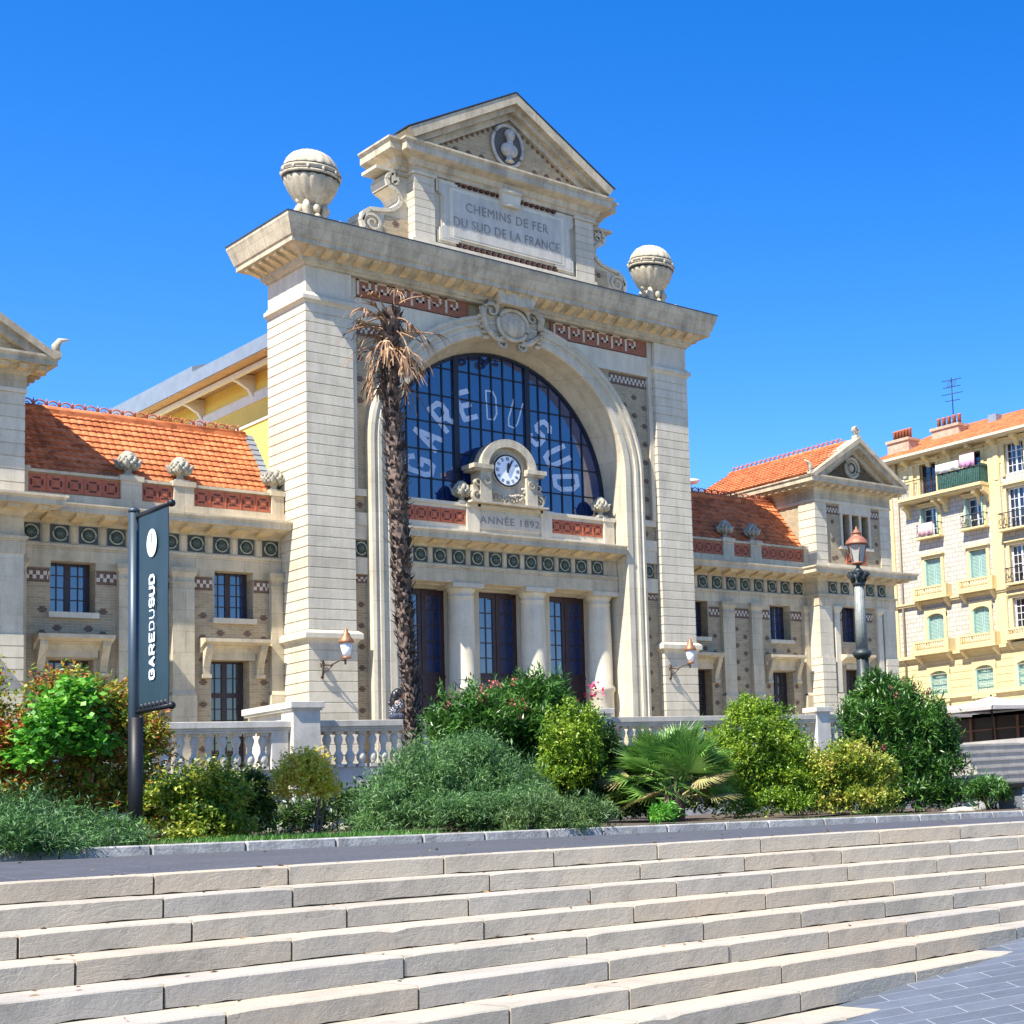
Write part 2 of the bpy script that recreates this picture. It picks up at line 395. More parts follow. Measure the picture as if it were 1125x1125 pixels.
# big glazed arch
mb=MB(); e=arch_pts(4.0,4.66,12.1,48,CX); mb.prism([(CX+4.0,11.2)]+e+[(CX-4.0,11.2)],1.25,1.3)
gw=part(mb,'arched_window',FRAME)
mb=MB(); e=arch_pts(3.99,4.65,12.1,48,CX); mb.prism([(CX+3.99,11.2)]+e+[(CX-3.99,11.2)],1.215,1.235); o=mb.build('pane',GLASS,gw)
mb=MB()
def ztop(x): return 12.1+4.64*math.sqrt(max(0,1-((x-CX)/3.98)**2))
x=2.81
xs=[]
for a in (3.60,3.99,4.39,4.79,5.74,6.12,6.51,6.92,7.32,8.21,8.61,9.03,9.45,9.84,3.2): mb.box(a-.018,a+.018,1.17,1.22,11.2,ztop(a))
for a in (5.24,7.77): mb.box(a-.085,a+.085,1.12,1.22,11.2,ztop(a))
for z in (12.3,13.23,14.15,15.06,15.98):
    hw=3.97*math.sqrt(max(0,1-((z-12.1)/4.64)**2)) if z>12.1 else 3.97
    mb.box(CX-hw,CX+hw,1.17,1.218,z-.018,z+.018)
e1=arch_pts(3.99,4.65,12.1,48,CX);e2=arch_pts(3.9,4.56,12.1,48,CX)
for i in range(48): 
    a,b,c,d=e1[i],e1[i+1],e2[i+1],e2[i]
    mb.add([(a[0],1.14,a[1]),(b[0],1.14,b[1]),(c[0],1.14,c[1]),(d[0],1.14,d[1]),(c[0],1.22,c[1]),(d[0],1.22,d[1])],[(0,1,2,3),(3,2,4,5)])
mb.build('mullions',plain('mullion_iron',(.012,.016,.03),.45,.3),gw)
# stroke lettering
STK={'G':[[(1,.8),(.8,1),(.2,1),(0,.8),(0,.2),(.2,0),(.8,0),(1,.2),(1,.45),(.55,.45)]],'A':[[(0,0),(.5,1),(1,0)],[(.2,.32),(.8,.32)]],
'R':[[(0,0),(0,1),(.8,1),(1,.85),(1,.6),(.8,.45),(0,.45)],[(.55,.45),(1,0)]],'E':[[(1,1),(0,1),(0,0),(1,0)],[(0,.5),(.85,.5)]],
'D':[[(0,0),(0,1),(.7,1),(1,.78),(1,.22),(.7,0),(0,0)]],'U':[[(0,1),(0,.22),(.2,0),(.8,0),(1,.22),(1,1)]],
'S':[[(1,.85),(.8,1),(.2,1),(0,.85),(0,.6),(.2,.5),(.8,.5),(1,.4),(1,.15),(.8,0),(.2,0),(0,.15)]]}
def strokes(mb,ch,F,w,h,t,m=0):
    # F(a,b,layer)->xyz ; ribbon strokes with round joints
    lay=0
    for pl in STK[ch]:
        P=[Vector(((x-.5)*w,(y-.5)*h)) for x,y in pl]
        for i in range(len(P)-1):
            d=(P[i+1]-P[i]).normalized(); nn=Vector((-d.y,d.x))*t/2; A=P[i]-d*t*.3; B=P[i+1]+d*t*.3
            q=[A-nn,B-nn,B+nn,A+nn]; lay+=1
            mb.add([F(v.x,v.y,lay) for v in q],[(0,1,2,3)],m)
mb=MB()
for ch,x,z,bold in (('G',4.0,12.68,1),('A',4.27,13.62,1),('R',4.82,14.38,1),('E',5.6,14.88,1),('D',6.5,15.02,0),('U',7.34,14.85,0),('S',8.25,14.33,1),('U',8.87,13.6,1),('D',9.2,12.72,1)):
    th=math.atan2(z-12.35,(x-6.6)*1.0)-PI/2
    if ch=='G': th=1.33
    def F(a,b,l,x=x,z=z,th=th): return (x+a*math.cos(th)-b*math.sin(th),1.205-.0008*l,z+a*math.sin(th)+b*math.cos(th))
    strokes(mb,ch,F,.44 if bold else .34,.86 if bold else .95,.17 if bold else .055)
mb.build('window_lettering',LETTER,gw,recalc=False)
# main cornice
mb=MB(); path=[(0,2.5),(0,0),(13.5,0),(13.5,2.5)]
mb.sweep(path,[(-.3,17.98),(.02,17.98),(.05,18.05),(.12,18.08),(.12,18.2),(.2,18.26),(.52,18.42),(.62,18.42),(.62,18.58),(.66,18.6),(.72,18.8),(.8,19.05),(.82,19.1),(.82,19.2),(-.3,19.24)],True)
mb.box(.2,13.3,.2,2.3,18.0,19.22); mb.box(-.25,1.75,-.18,2.1,19.1,19.5); mb.box(11.75,13.75,-.18,2.1,19.1,19.5)
part(mb,'main_cornice',S_COR)
mb=MB(); mb.sweep(path,[(.5,19.215),(.84,19.19),(.845,19.225),(.5,19.25)],True); part(mb,'cornice_flashing',LEAD)
SOFF=stone('stone_bounce_tint',(.66,.50,.28),.4,2.)  # ochre puts warm bounced light under the cornices into the stone colour
mb=MB()
def mutule(x0,x1,y0,y1,z0,z1): mb.box(x0,x1,y0,y1,z0,z1)
k=0;x=-.1
while x<13.6:
    mb.add([(x,-.16,18.2),(x+.2,-.16,18.2),(x+.2,-.56,18.33),(x,-.56,18.33),(x,-.16,18.32),(x+.2,-.16,18.32),(x+.2,-.56,18.46),(x,-.56,18.46)],[(0,3,2,1),(0,1,5,4),(1,2,6,5),(2,3,7,6),(3,0,4,7)])
    x+=.475
for sx,fx in ((0,-1),(13.5,1)):
    y=.1
    while y<2.5:
        a=sx+fx*.16;b=sx+fx*.56
        mb.add([(a,y,18.2),(a,y+.2,18.2),(b,y+.2,18.33),(b,y,18.33),(a,y,18.32),(a,y+.2,18.32),(b,y+.2,18.46),(b,y,18.46)],[(0,3,2,1),(0,1,5,4),(1,2,6,5),(2,3,7,6),(3,0,4,7)])
        y+=.475
part(mb,'mutules',SOFF)
# ---------------- attic
mb=MB()
mb.box(3.28,9.83,-.04,1.4,19.2,19.66); mb.box(3.39,9.72,.12,1.4,19.6,22.1)
for x0,x1 in ((3.36,4.02),(9.05,9.75)): rust(mb,x0,x1,-.02,1.2,19.66,21.75,.26,.022,.018)
for x0,x1 in ((3.3,4.08),(8.99,9.81)): mb.box(x0,x1,-.08,1.2,21.75,21.84)
part(mb,'attic_wall',S_PYL)
mb=MB()
for x0,x1 in ((3.0,3.4),(9.75,10.15)): mb.box(x0+.02,x1,.32,1.75,21.7,22.0)
mb.sweep([(3.0,1.8),(3.0,.3),(3.36,.3),(3.36,0),(9.8,0),(9.8,.3),(10.15,.3),(10.15,1.8)],[(-.05,21.84),(.03,21.86),(.05,21.98),(.12,22.02),(.16,22.2),(.42,22.3),(.45,22.32),(.45,22.55),(.52,22.62),(.52,22.68),(-.05,22.72)],False)
mb.box(3.0,10.15,.32,1.78,21.84,22.70); mb.box(3.36,9.75,.02,.4,21.84,22.70)
# raking cornice, two steps
def rake(o,i,y0,y1):
    for s in (0,1):
        q=[(o[0][0],o[0][1]),(o[1][0],o[1][1]),(i[1][0],i[1][1]),(i[0][0],i[0][1])]
        if s: q=[(2*6.62-x,z) for x,z in q][::-1]
        mb.prism(q,y0,y1)
rake([(2.98,22.98),(6.62,25.27)],[(3.15,22.72),(6.62,24.93)],-.56,.42)
rake([(3.15,22.74),(6.62,24.93)],[(3.45,22.72),(6.62,24.72)],-.34,.4)
rake([(3.4,22.74),(6.62,24.74)],[(3.85,22.72),(6.62,24.5)],-.12,.38)
part(mb,'pediment_cornice',S_COR)
mb=MB(); mb.prism([(2.96,23.0),(6.62,25.29),(6.62,25.33),(2.9,23.0)],-.58,.44); mb.prism([(10.28,23.0),(10.34,23.0),(6.62,25.33),(6.62,25.29)],-.58,.44); part(mb,'pediment_flashing',LEAD)
mb=MB(); mb.prism([(3.8,22.7),(9.44,22.7),(6.62,24.55)],.02,.5,0)
for s in (-1,1):
    for k in range(12):
        t=k/12; x=6.62+s*(.35+2.2*t); z=24.28-1.36*t; mb.box(x-.05,x+.05,.0,.03,z-.14,z-.02,1)
    for k in range(3): cross(mb,6.62+s*(.95+.45*k),22.98,.02,1,.08)
part(mb,'tympanum',[BRICK,BROWN])
# medallion with bust
mb=MB()
def oval(mb,cx,cz,rx,rz,y0,y1,m,n=32): mb.prism([(cx+rx*math.cos(2*PI*i/n),cz+rz*math.sin(2*PI*i/n)) for i in range(n)],y0,y1,m)
def ovalring(mb,cx,cz,rx,rz,t,y,m,n=36): mb.tube([(cx+rx*math.cos(2*PI*i/n),y,cz+rz*math.sin(2*PI*i/n)) for i in range(n+1)],t,8,m)
oval(mb,6.56,23.58,.52,.68,-.03,.03,1); ovalring(mb,6.56,23.58,.54,.70,.06,-.06,0)
mb.ball((6.6,-.16,23.92),.15,.15,.2,12,0); mb.ball((6.6,-.12,24.0),.165,.16,.16,12,0); mb.ball((6.57,-.13,23.42),.3,.18,.26,14,0); mb.tube([(6.58,-.14,23.5),(6.6,-.15,23.8)],[.13,.09],10,0)
mb.ball((6.66,-.3,23.9),.03,.04,.05,8,0); mb.lathe(6.56,-.14,[(.1,22.98),(.16,23.02),(.08,23.12),(.12,23.22)],12,0)
part(mb,'medallion_bust',[plain('stone_grey',(.42,.39,.33),.8,0,.25,6),plain('niche_grey',(.10,.095,.085),.8)])
# plaque
mb=MB()
PX0,PX1,PZ0,PZ1=4.1,8.98,19.72,21.82
def earframe(mb,g,y0,y1,m):
    a,b,c,d=PX0+g,PX1-g,PZ0+g,PZ1-g; e=.62;h=.42;k=.14
    mb.prism([(a,c),(a+e,c),(a+e,c+k),(b-e,c+k),(b-e,c),(b,c),(b,c+h),(b-k,c+h),(b-k,d-h),(b,d-h),(b,d),(b-e,d),(b-e,d-k),(a+e,d-k),(a+e,d),(a,d),(a,d-h),(a+k,d-h),(a+k,c+h),(a,c+h)],y0,y1,m)
earframe(mb,0,.02,.15,0); earframe(mb,.07,-.03,.03,0); earframe(mb,.14,-.034,0,1)
mb.box(4.62,8.46,-.05,.0,20.02,21.52,1); mb.box(4.5,8.58,-.041,0,19.94,21.6,0)
x=4.8
while x<8.3:
    for z in (21.76,19.72): mb.box(x,x+.1,-.01,.1,z,z+.1,2); 
    x+=.2
mb.prism([(6.3,21.45),(6.85,21.45),(6.95,22.0),(6.2,22.0)],-.2,.1,0); mb.tube([(6.25,-.2,21.95),(6.9,-.2,21.95)],.09,8,0); mb.tube([(6.33,-.18,21.5),(6.82,-.18,21.5)],.06,8,0)
pq=part(mb,'plaque',[S_PALE,S_PLAQ,TERRD])
def text(s,size,x,y,z,mat,parent,name,off=0.0,sp=1.0,F=None,wide=1.0):
    cu=bpy.data.curves.new(name,'FONT'); cu.body=s; cu.size=size; cu.align_x='CENTER'; cu.align_y='CENTER'; cu.extrude=.004; cu.offset=off; cu.space_character=sp; cu.resolution_u=3
    ob=bpy.data.objects.new('tmp',cu); COL.objects.link(ob); bpy.context.view_layer.update()
    me=bpy.data.meshes.new_from_object(ob.evaluated_get(bpy.context.evaluated_depsgraph_get())); bpy.data.objects.remove(ob)
    m2=MB(); vs=[(F(v.co) if F else (x+v.co.x*wide,y-v.co.z,z+v.co.y)) for v in me.vertices]
    m2.add(vs,[list(p.vertices) for p in me.polygons]); bpy.data.meshes.remove(me)
    return m2.build(name,mat,parent,recalc=False)
text('CHEMINS DE FER',.44,6.5,-.06,21.06,S_DARKTXT,pq,'inscription',.0,1.12,None,.80)
text('DU SUD DE LA FRANCE',.44,6.5,-.06,20.5,S_DARKTXT,pq,'inscription',.0,1.08,None,.76)
# scroll consoles
def volute(mb,cx,cz,r0,r1,y0,y1,turns=1.6,s=1,t=.07,start=PI/2,m=0):
    pts=[]
    n=int(18*turns)
    for i in range(n+1):
        u=i/n; a=start+s*u*turns*2*PI; r=r0+(r1-r0)*u; pts.append((cx+r*math.cos(a),cz+r*math.sin(a)))
    for i in range(n):
        (a,b),(c,d)=pts[i],pts[i+1]; w=t*(1-.4*i/n); dx,dz=c-a,d-b; l=math.hypot(dx,dz); nx,nz=-dz/l*w/2,dx/l*w/2
        mb.prism([(a-nx,b-nz),(c-nx,d-nz),(c+nx,d+nz),(a+nx,b+nz)],y0,y1,m)
for s in (1,-1):
    mb=MB()
    def X(x): return x if s==1 else 13.13-x
    out=[(3.36,19.3),(3.36,21.84),(2.88,21.84),(2.88,21.7),(2.78,21.68),(2.68,21.5),(2.74,21.3),(2.95,21.2),(3.06,21.08),(3.12,20.9),(3.04,20.7),(2.8,20.5),(2.45,20.42),(2.15,20.38),(1.95,20.2),(1.88,19.95),(1.95,19.7),(2.1,19.5),(2.3,19.42),(2.3,19.3)]
    mb.prism([(X(x),z) for x,z in out],.42,1.22)
    # raised rim along the S curve
    rim=[(2.88,21.72),(2.76,21.66),(2.68,21.5),(2.74,21.3),(2.96,21.2),(3.07,21.08),(3.13,20.9),(3.05,20.7),(2.8,20.5),(2.45,20.42),(2.15,20.38),(1.95,20.2),(1.88,19.95),(1.95,19.7),(2.15,19.6)]
    rim=[(3.0,21.62),(3.02,21.46),(2.9,21.4)]+[(x,z) for x,z in rim][:0]+rim
    for i in range(len(rim)-1):
        (a,b),(c,d)=rim[i],rim[i+1]; dx,dz=c-a,d-b; l=math.hypot(dx,dz) or 1; nx,nz=-dz/l*.06,dx/l*.06
        mb.prism([(X(a-nx),b-nz),(X(c-nx),d-nz),(X(c+nx),d+nz),(X(a+nx),b+nz)],.34,1.3)
    volute(mb,X(2.22),19.95,.3,.06,.34,.44,1.5,-s,.075,PI if s==1 else 0)
    mb.box(min(X(2.35),X(3.4)),max(X(2.35),X(3.4)),.36,1.3,21.76,21.86)
    part(mb,'scroll_console',S_PYL)
    mb=MB(); q=[(3.36,19.3),(3.36,20.3),(2.62,20.3),(2.5,19.3)]; mb.prism([(X(x),z) for x,z in q],.39,.41); crosses(mb,[X(2.95)],19.6,20.4,.39,.5)
    part(mb,'console_infill',[BRICK,BROWN])
# great globe urns
def urn(cx,cy):
    U=MB(); U.box(cx-.5,cx+.5,cy-.5,cy+.5,19.46,19.56)
    U.lathe(cx,cy,[(.4,19.5),(.34,19.66),(.24,19.86),(.26,20.05),(.34,20.2)],24)
    for k in range(4):
        a=PI/4+k*PI/2; dx,dy=math.cos(a),math.sin(a)
        U.tube([(cx+dx*.85,cy+dy*.85,19.56),(cx+dx*.64,cy+dy*.64,19.66),(cx+dx*.46,cy+dy*.46,19.66),(cx+dx*.34,cy+dy*.34,19.84),(cx+dx*.42,cy+dy*.42,20.05),(cx+dx*.34,cy+dy*.34,20.28)],[.13,.1,.08,.1,.12,.08],8)
        U.ball((cx+dx*.8,cy+dy*.8,19.6),.16,.16,.15,10)
        a=k*PI/2; dx,dy=math.cos(a),math.sin(a); U.ball((cx+dx*.36,cy+dy*.36,20.32),.1,.1,.12,10); U.ball((cx+dx*.34,cy+dy*.34,20.08),.1,.1,.17,8); U.ball((cx+dx*.4,cy+dy*.4,19.8),.09,.09,.1,8)
    fl=lambda a,z:1+.055*abs(math.sin(9*a))**.6-.03
    U.lathe(cx,cy,[(.2,20.14),(.32,20.2),(.5,20.42),(.63,20.66),(.72,20.88),(.76,21.08)],72,0,True,fl)
    U.lathe(cx,cy,[(.75,21.05),(.81,21.06),(.82,21.13),(.78,21.15),(.78,21.23),(.81,21.25),(.81,21.31),(.75,21.33)],40)
    U.lathe(cx,cy,[(.75,21.31),(.73,21.45),(.66,21.62),(.54,21.78),(.37,21.89),(.18,21.95),(.05,21.96),(.01,21.96)],72,0,True,fl)
    for k in range(12):
        a=2*PI*k/12; U.ball((cx+.81*math.cos(a),cy+.81*math.sin(a),21.19),.045,.045,.065,8)
    return U
u=part(urn(.67,1.0),'globe_urn',S_CARV); copy_tree(u,(12.16,0,0),ST)
mb=MB(); 
for c in (.67,12.83): mb.lathe(c,1.0,[(.77,21.155),(.80,21.158),(.80,21.175),(.77,21.18)],40); mb.lathe(c,1.0,[(.75,21.325),(.79,21.33),(.78,21.36),(.74,21.365)],40); mb.lathe(c,1.0,[(.75,21.0),(.79,21.02),(.79,21.045),(.75,21.05)],40)
part(mb,'urn_hoop',BLACK)
# cartouche
mb=MB(); cx,cz=6.52,17.42
mb.ball((cx+.02,-.1,cz),.5,.2,.46,20); ovalring(mb,cx+.02,cz,.52,.5,.07,-.16,0)
for s in (-1,1):
    p=[(cx+s*.55,-.12,cz+.62),(cx+s*.85,-.16,cz+.6),(cx+s*1.05,-.16,cz+.38),(cx+s*1.0,-.14,cz+.05),(cx+s*.92,-.12,cz-.25),(cx+s*.6,-.12,cz-.52),(cx+s*.3,-.1,cz-.6)]
    mb.tube(p,[.07,.11,.12,.1,.09,.1,.07],8); volute(mb,cx+s*.72,cz+.36,.26,.05,-.2,0,1.2,s,.08,0 if s>0 else PI)
    for k in range(5): mb.ball((cx+s*(1.08-.04*k),-.08,cz+.12-.17*k),.12,.1,.07,8)
    volute(mb,cx+s*.32,cz-.66,.2,.04,-.16,.02,1.2,-s,.08,PI/2)
for k in range(9):
    a=PI*(k+.5)/9; mb.ball((cx+.55*math.cos(a),-.15,cz+.5+.2*math.sin(a)),.09,.09,.13,8)
mb.prism([(cx-1.0,cz-.3),(cx+1.0,cz-.3),(cx+.9,cz+.6),(cx-.9,cz+.6)],-.05,.12)
mb.prism([(cx-.55,18.0),(cx+.55,18.0),(cx+.72,18.45),(cx-.72,18.45)],-.5,.1)
part(mb,'cartouche',S_CARV)
# ---------------- entablature units (shared by the centre and the wings)
def ring_tile(x,y,z=9.715,par=None):
    mb=MB(); h=.235
    mb.box(x-h*.93,x+h*.93,y-.02,y+.04,z-h,z+h,0)
    mb.ball((x,y-.02,z),.12,.05,.13,12,1)
    ovalring(mb,x,z,.165,.185,.022,y-.035,2,20)
    for k in range(8):
        a=2*PI*k/8; mb.ball((x+.085*math.cos(a),y-.05,z+.095*math.sin(a)),.03,.03,.03,6,1,4)
    return part(mb,'glazed_tile',[TDARK,TGREEN,TRING])
def entab(x0,x1,y,rx,ov=.72,pitch=.62,xm=None):
    mb=MB(); mb.box(x0,x1,y,y+.5,8.9,9.36); mb.box(x0,x1,y-.05,y+.5,9.36,9.44); mb.box(x0,x1,y+.03,y+.5,9.44,9.99)
    for r in rx:
        for s in (-1,):
            c=r+pitch/2
            if c<x1-.1: mb.box(c-.075,c+.075,y-.005,y+.05,9.46,9.97); mb.box(c-.045,c+.045,y-.02,y,9.5,9.93)
            mb.box(c-.09,c+.09,y-.015,y+.02,9.30,9.355)
    part(mb,'frieze',S_WARM)
    mb=MB()
    p=[(y+.5,9.98),(y-.03,9.98),(y-.06,10.05),(y-.12,10.08),(y-ov+.08,10.18),(y-ov+.08,10.16),(y-ov,10.16),(y-ov,10.32),(y-ov-.05,10.4),(y-ov-.05,10.44),(y+.5,10.46)]
    mb.prismx(p,x0,x1); part(mb,'cornice',S_WARM)
    mb=MB()
    for r in rx: 
        c=r+pitch/2
        for q in (c,):
            if q+.15<x1: mb.add([(q-.14,y-.12,10.02),(q+.14,y-.12,10.02),(q+.14,y-ov+.1,10.12),(q-.14,y-ov+.1,10.12),(q-.14,y-.12,10.1),(q+.14,y-.12,10.1),(q+.14,y-ov+.1,10.19),(q-.14,y-ov+.1,10.19)],[(0,3,2,1),(0,1,5,4),(1,2,6,5),(2,3,7,6),(3,0,4,7)])
    part(mb,'mutules',SOFF)
t0=ring_tile(3.62,.53)
for k in range(-1,11):
    if k: copy_tree(t0,(.6235*k,0,0),ST)
entab(2.66,10.64,.5,[3.62+.6235*k for k in range(-1,11)],.6,.6235)
for x in (1.67,11.75): copy_tree(t0,(x-3.62,-.25,-.02),ST)
# portal columns
def column(x,y,r=.42):
    mb=MB(); mb.lathe(x,y,[(r*1.12,FZ),(r*1.12,3.2),(r*1.02,3.3),(r*1.02,5.45),(r*1.12,5.5),(r*1.12,5.62),(r*.97,5.7),(r*.95,7.2),(r*.9,8.3),(r*.88,8.45),(r*.94,8.47),(r*.94,8.52),(r*.88,8.54),(r*.9,8.62),(r*1.05,8.72),(r*1.1,8.76)],32)
    mb.box(x-r*1.22,x+r*1.22,y-r*1.22,y+r*1.22,8.76,8.9); return mb
c0=part(column(5.17,.98),'portal_column',S_PALE)
for d in (-2.5,2.5,5.0): copy_tree(c0,(d,0,0),ST)
# portal wall and doors
doors=[(3.5,4.94),(6.03,7.46),(8.57,10.0)]
mb=MB(); mb.wall(2.6,10.7,FZ,8.9,1.42,1.9,[(a,b,FZ,8.8) for a,b in doors]); mb.box(2.6,10.7,1.0,1.42,8.86,8.92)
part(mb,'portal_wall',S_PALE)
def leafglaze(fr,gl,x0,x1,z0,z1,y,nx,nz,t=.035):
    gl.box(x0,x1,y+.01,y+.03,z0,z1)
    for k in range(1,nx): a=x0+(x1-x0)*k/nx; fr.box(a-t/2,a+t/2,y-.012,y+.012,z0,z1)
    for k in range(1,nz): a=z0+(z1-z0)*k/nz; fr.box(x0,x1,y-.014,y+.012,a-t/2,a+t/2)
DOORM=plain('joinery_brown',(.05,.026,.028),.45,0,.2,4)
def portal_door(a,b,y=1.62):
    fr=MB();gl=MB(); m=(a+b)/2
    holes=[(a+.12,m-.14,6.15,8.62),(m+.14,b-.12,6.15,8.62),(a+.18,m-.18,3.9,5.15),(m+.18,b-.18,3.9,5.15)]
    fr.wall(a,b,FZ,8.8,y,y+.08,holes)
    fr.box(a,b,y-.03,y,5.35,5.45); fr.box(a,b,y-.04,y,5.95,6.05); fr.box(m-.03,m+.03,y-.03,y,FZ,8.8)
    for i,(p,q,c,d) in enumerate(holes): leafglaze(fr,gl,p,q,c,d,y+.035,2,5 if i<2 else 2)
    o=fr.build('portal_door',DOORM,ST); gl.build('pane',GLASS,o)
    h=MB(); h.tube([(m+.08,y-.06,4.05),(m+.08,y-.1,4.1),(m+.08,y-.1,4.5),(m+.08,y-.06,4.55)],.015,6); h.build('handle',BLACK,o)
for a,b in doors: portal_door(a,b)
# centre parapet with terracotta panels
def terracotta(x0,x1,y,n,z0=10.8,z1=11.27):
    mb=MB(); mb.box(x0,x1,y-.01,y+.05,z0,z1,0); w=(x1-x0)/n; cz=(z0+z1)/2
    for k in range(n):
        c=x0+(k+.5)*w; q=.15
        mb.box(c-w/2+.005,c-w/2+.015,y-.03,y,z0,z1,0)
        for a,b,p,r in ((-q,q,q-.05,q),(-q,q,-q,-q+.05),(-q,-q+.05,-q+.07,q-.07),(q-.05,q,-q+.07,q-.07)):
            if a==-q and b==q: a,b=-q+.06,q-.06
            mb.box(c+a,c+b,y-.014,y,cz+p,cz+r,1)
        mb.box(c-.05,c+.05,y-.03,y,cz-.05,cz+.05,0)
        for s in (-1,1):
            for t in (-1,1): mb.box(c+s*.1-.02,c+s*.1+.02,y-.022,y,cz+t*.1-.02,cz+t*.1+.02,0)
    return part(mb,'terracotta_panel',[TERRA,TERRD])
mb=MB(); mb.box(2.66,10.66,.62,1.1,10.42,11.38); mb.box(2.62,10.68,.55,1.14,11.38,11.49); mb.box(2.62,10.68,.56,1.14,10.44,10.62)
for a,b in ((5.2,5.62),(7.8,8.2),(10.2,10.6),(2.66,3.0)): mb.box(a,b,.54,.64,10.44,11.4); mb.box(a-.03,b+.03,.5,.66,11.36,11.50)
mb.box(5.62,7.8,.58,.64,10.7,11.26); mb.box(5.55,7.85,.5,1.14,11.40,11.56)
part(mb,'parapet',S_PALE)
terracotta(3.1,5.18,.62,5); terracotta(8.22,10.18,.62,5)
mb=MB(); mb.box(5.7,7.72,.565,.6,10.78,11.2); pn=part(mb,'date_panel',S_PLAQ)
text('ANNÉE 1892',.34,6.7,.555,10.99,S_DARKTXT,pn,'inscription',.0,1.15)
# bud finials
def finial(cx,cy,z=11.49,s=.9):
    U=MB(); U.box(cx-.2*s,cx+.2*s,cy-.2*s,cy+.2*s,z,z+.07*s); 
    U.lathe(cx,cy,[(.17*s,z+.07*s),(.1*s,z+.13*s),(.09*s,z+.2*s),(.17*s,z+.27*s),(.24*s,z+.36*s)],16)
    for r_ in range(7):
        zz=z+(.34+.068*r_)*s; rr=(.25,.265,.26,.235,.195,.14,.07)[r_]*s; n_=(10,10,10,9,8,6,4)[r_]
        for k in range(n_):
            a=2*PI*(k+.5*(r_%2))/n_; U.ball((cx+rr*math.cos(a),cy+rr*math.sin(a),zz),.07*s,.07*s,.07*s,6,0,5)
    U.ball((cx,cy,z+.56*s),.23*s,.23*s,.27*s,10)
    for k in range(5):
        a=k*2*PI/5+.5; dx,dy=math.cos(a),math.sin(a)
        U.tube([(cx+dx*.14*s,cy+dy*.14*s,z+.24*s),(cx+dx*.29*s,cy+dy*.29*s,z+.34*s),(cx+dx*.32*s,cy+dy*.32*s,z+.46*s),(cx+dx*.40*s,cy+dy*.40*s,z+.53*s)],[.05*s,.075*s,.06*s,.02*s],7)
    return U
f0=part(finial(5.12,.72),'bud_finial',stone('stone_finial',(.43,.40,.31),.6,4.))
for x in (7.72,10.18,2.95): copy_tree(f0,(x-5.12,0,.02),ST)
# ---------------- clock aedicule
mb=MB(); ax,az=6.55,12.72
arc=arch_pts(.98,.98,az,24,ax); inn=arch_pts(.72,.72,az,24,ax)
mb.prism(arc+inn[::-1],.28,.75); 
arc2=arch_pts(.92,.92,az,24,ax); mb.prism(arc2,.5,1.0)
mb.prism([(ax-.92,11.5),(ax+.92,11.5),(ax+.92,az),(ax-.92,az)],.45,1.0)
for s in (-1,1):
    a,b=sorted((ax+s*.62,ax+s*1.0)); mb.box(a,b,.3,.9,11.52,12.55)
    a,b=sorted((ax+s*.58,ax+s*1.22)); mb.box(a,b,.24,.95,12.55,12.62); a2,b2=sorted((ax+s*.6,ax+s*1.28)); mb.box(a2,b2,.18,.95,12.62,12.76)
    a,b=sorted((ax+s*1.0,ax+s*1.2)); mb.box(a,b,.4,.9,11.52,12.1)
    volute(mb,ax+s*1.05,12.2,.16,.04,.32,.5,1.3,s,.06,PI/2); volute(mb,ax+s*.8,12.25,.14,.03,.26,.3,1.3,s,.05,PI/2); volute(mb,ax+s*1.08,11.72,.18,.04,.32,.5,1.3,-s,.06,PI/2)
mb.box(ax-1.35,ax+1.35,.22,.95,11.5,11.56)
random.seed(3)
for k in range(60):
    a=PI+PI*random.random(); r=.5+.22*random.random(); mb.ball((ax+r*math.cos(a)*1.1,.42,12.3+r*math.sin(a)*.95),.05,.05,.045,7,0,5)
ovalring(mb,ax,12.68,.53,.55,.04,.44,0)
ck=part(mb,'clock_aedicule',S_CARV)
mb=MB(); mb.prism(arch_pts(.96,.96,az,20,ax),.75,1.16); mb.build('lead_roof',LEAD,ck)
mb=MB(); oval(mb,ax,12.68,.46,.5,.40,.46,0,40)
cf=mb.build('clock_face',WHITE,ST)
mb=MB(); ovalring(mb,ax,12.68,.47,.51,.025,.4,0)
for k in range(12):
    a=2*PI*k/12; c,s_=math.cos(a),math.sin(a); x,z=ax+.36*c,12.68+.39*s_
    for w in ((-.03,0,.03) if k%3 else (-.045,-.015,.015,.045)):
        p=[(-.06,w-.008),(.06,w-.008),(.06,w+.008),(-.06,w+.008)]
        mb.add([(x+u*c-v*s_,.396,z+u*s_+v*c) for u,v in p],[(0,1,2,3)])
mb.build('numerals',BLACK,cf,recalc=False)
mb=MB()
for L_,w,ang in ((.27,.03,PI/2-.10),(.37,.022,PI/2-.42)):
    c,s_=math.cos(ang),math.sin(ang); p=[(-.08,-w),(L_*.8,-w*1.3),(L_,0),(L_*.8,w*1.3),(-.08,w)]
    mb.prism([(ax+u*c-v*s_,12.68+u*s_+v*c) for u,v in p],.375 if w>.025 else .365,.385 if w>.025 else .372)
mb.build('clock_hands',BLACK,cf)
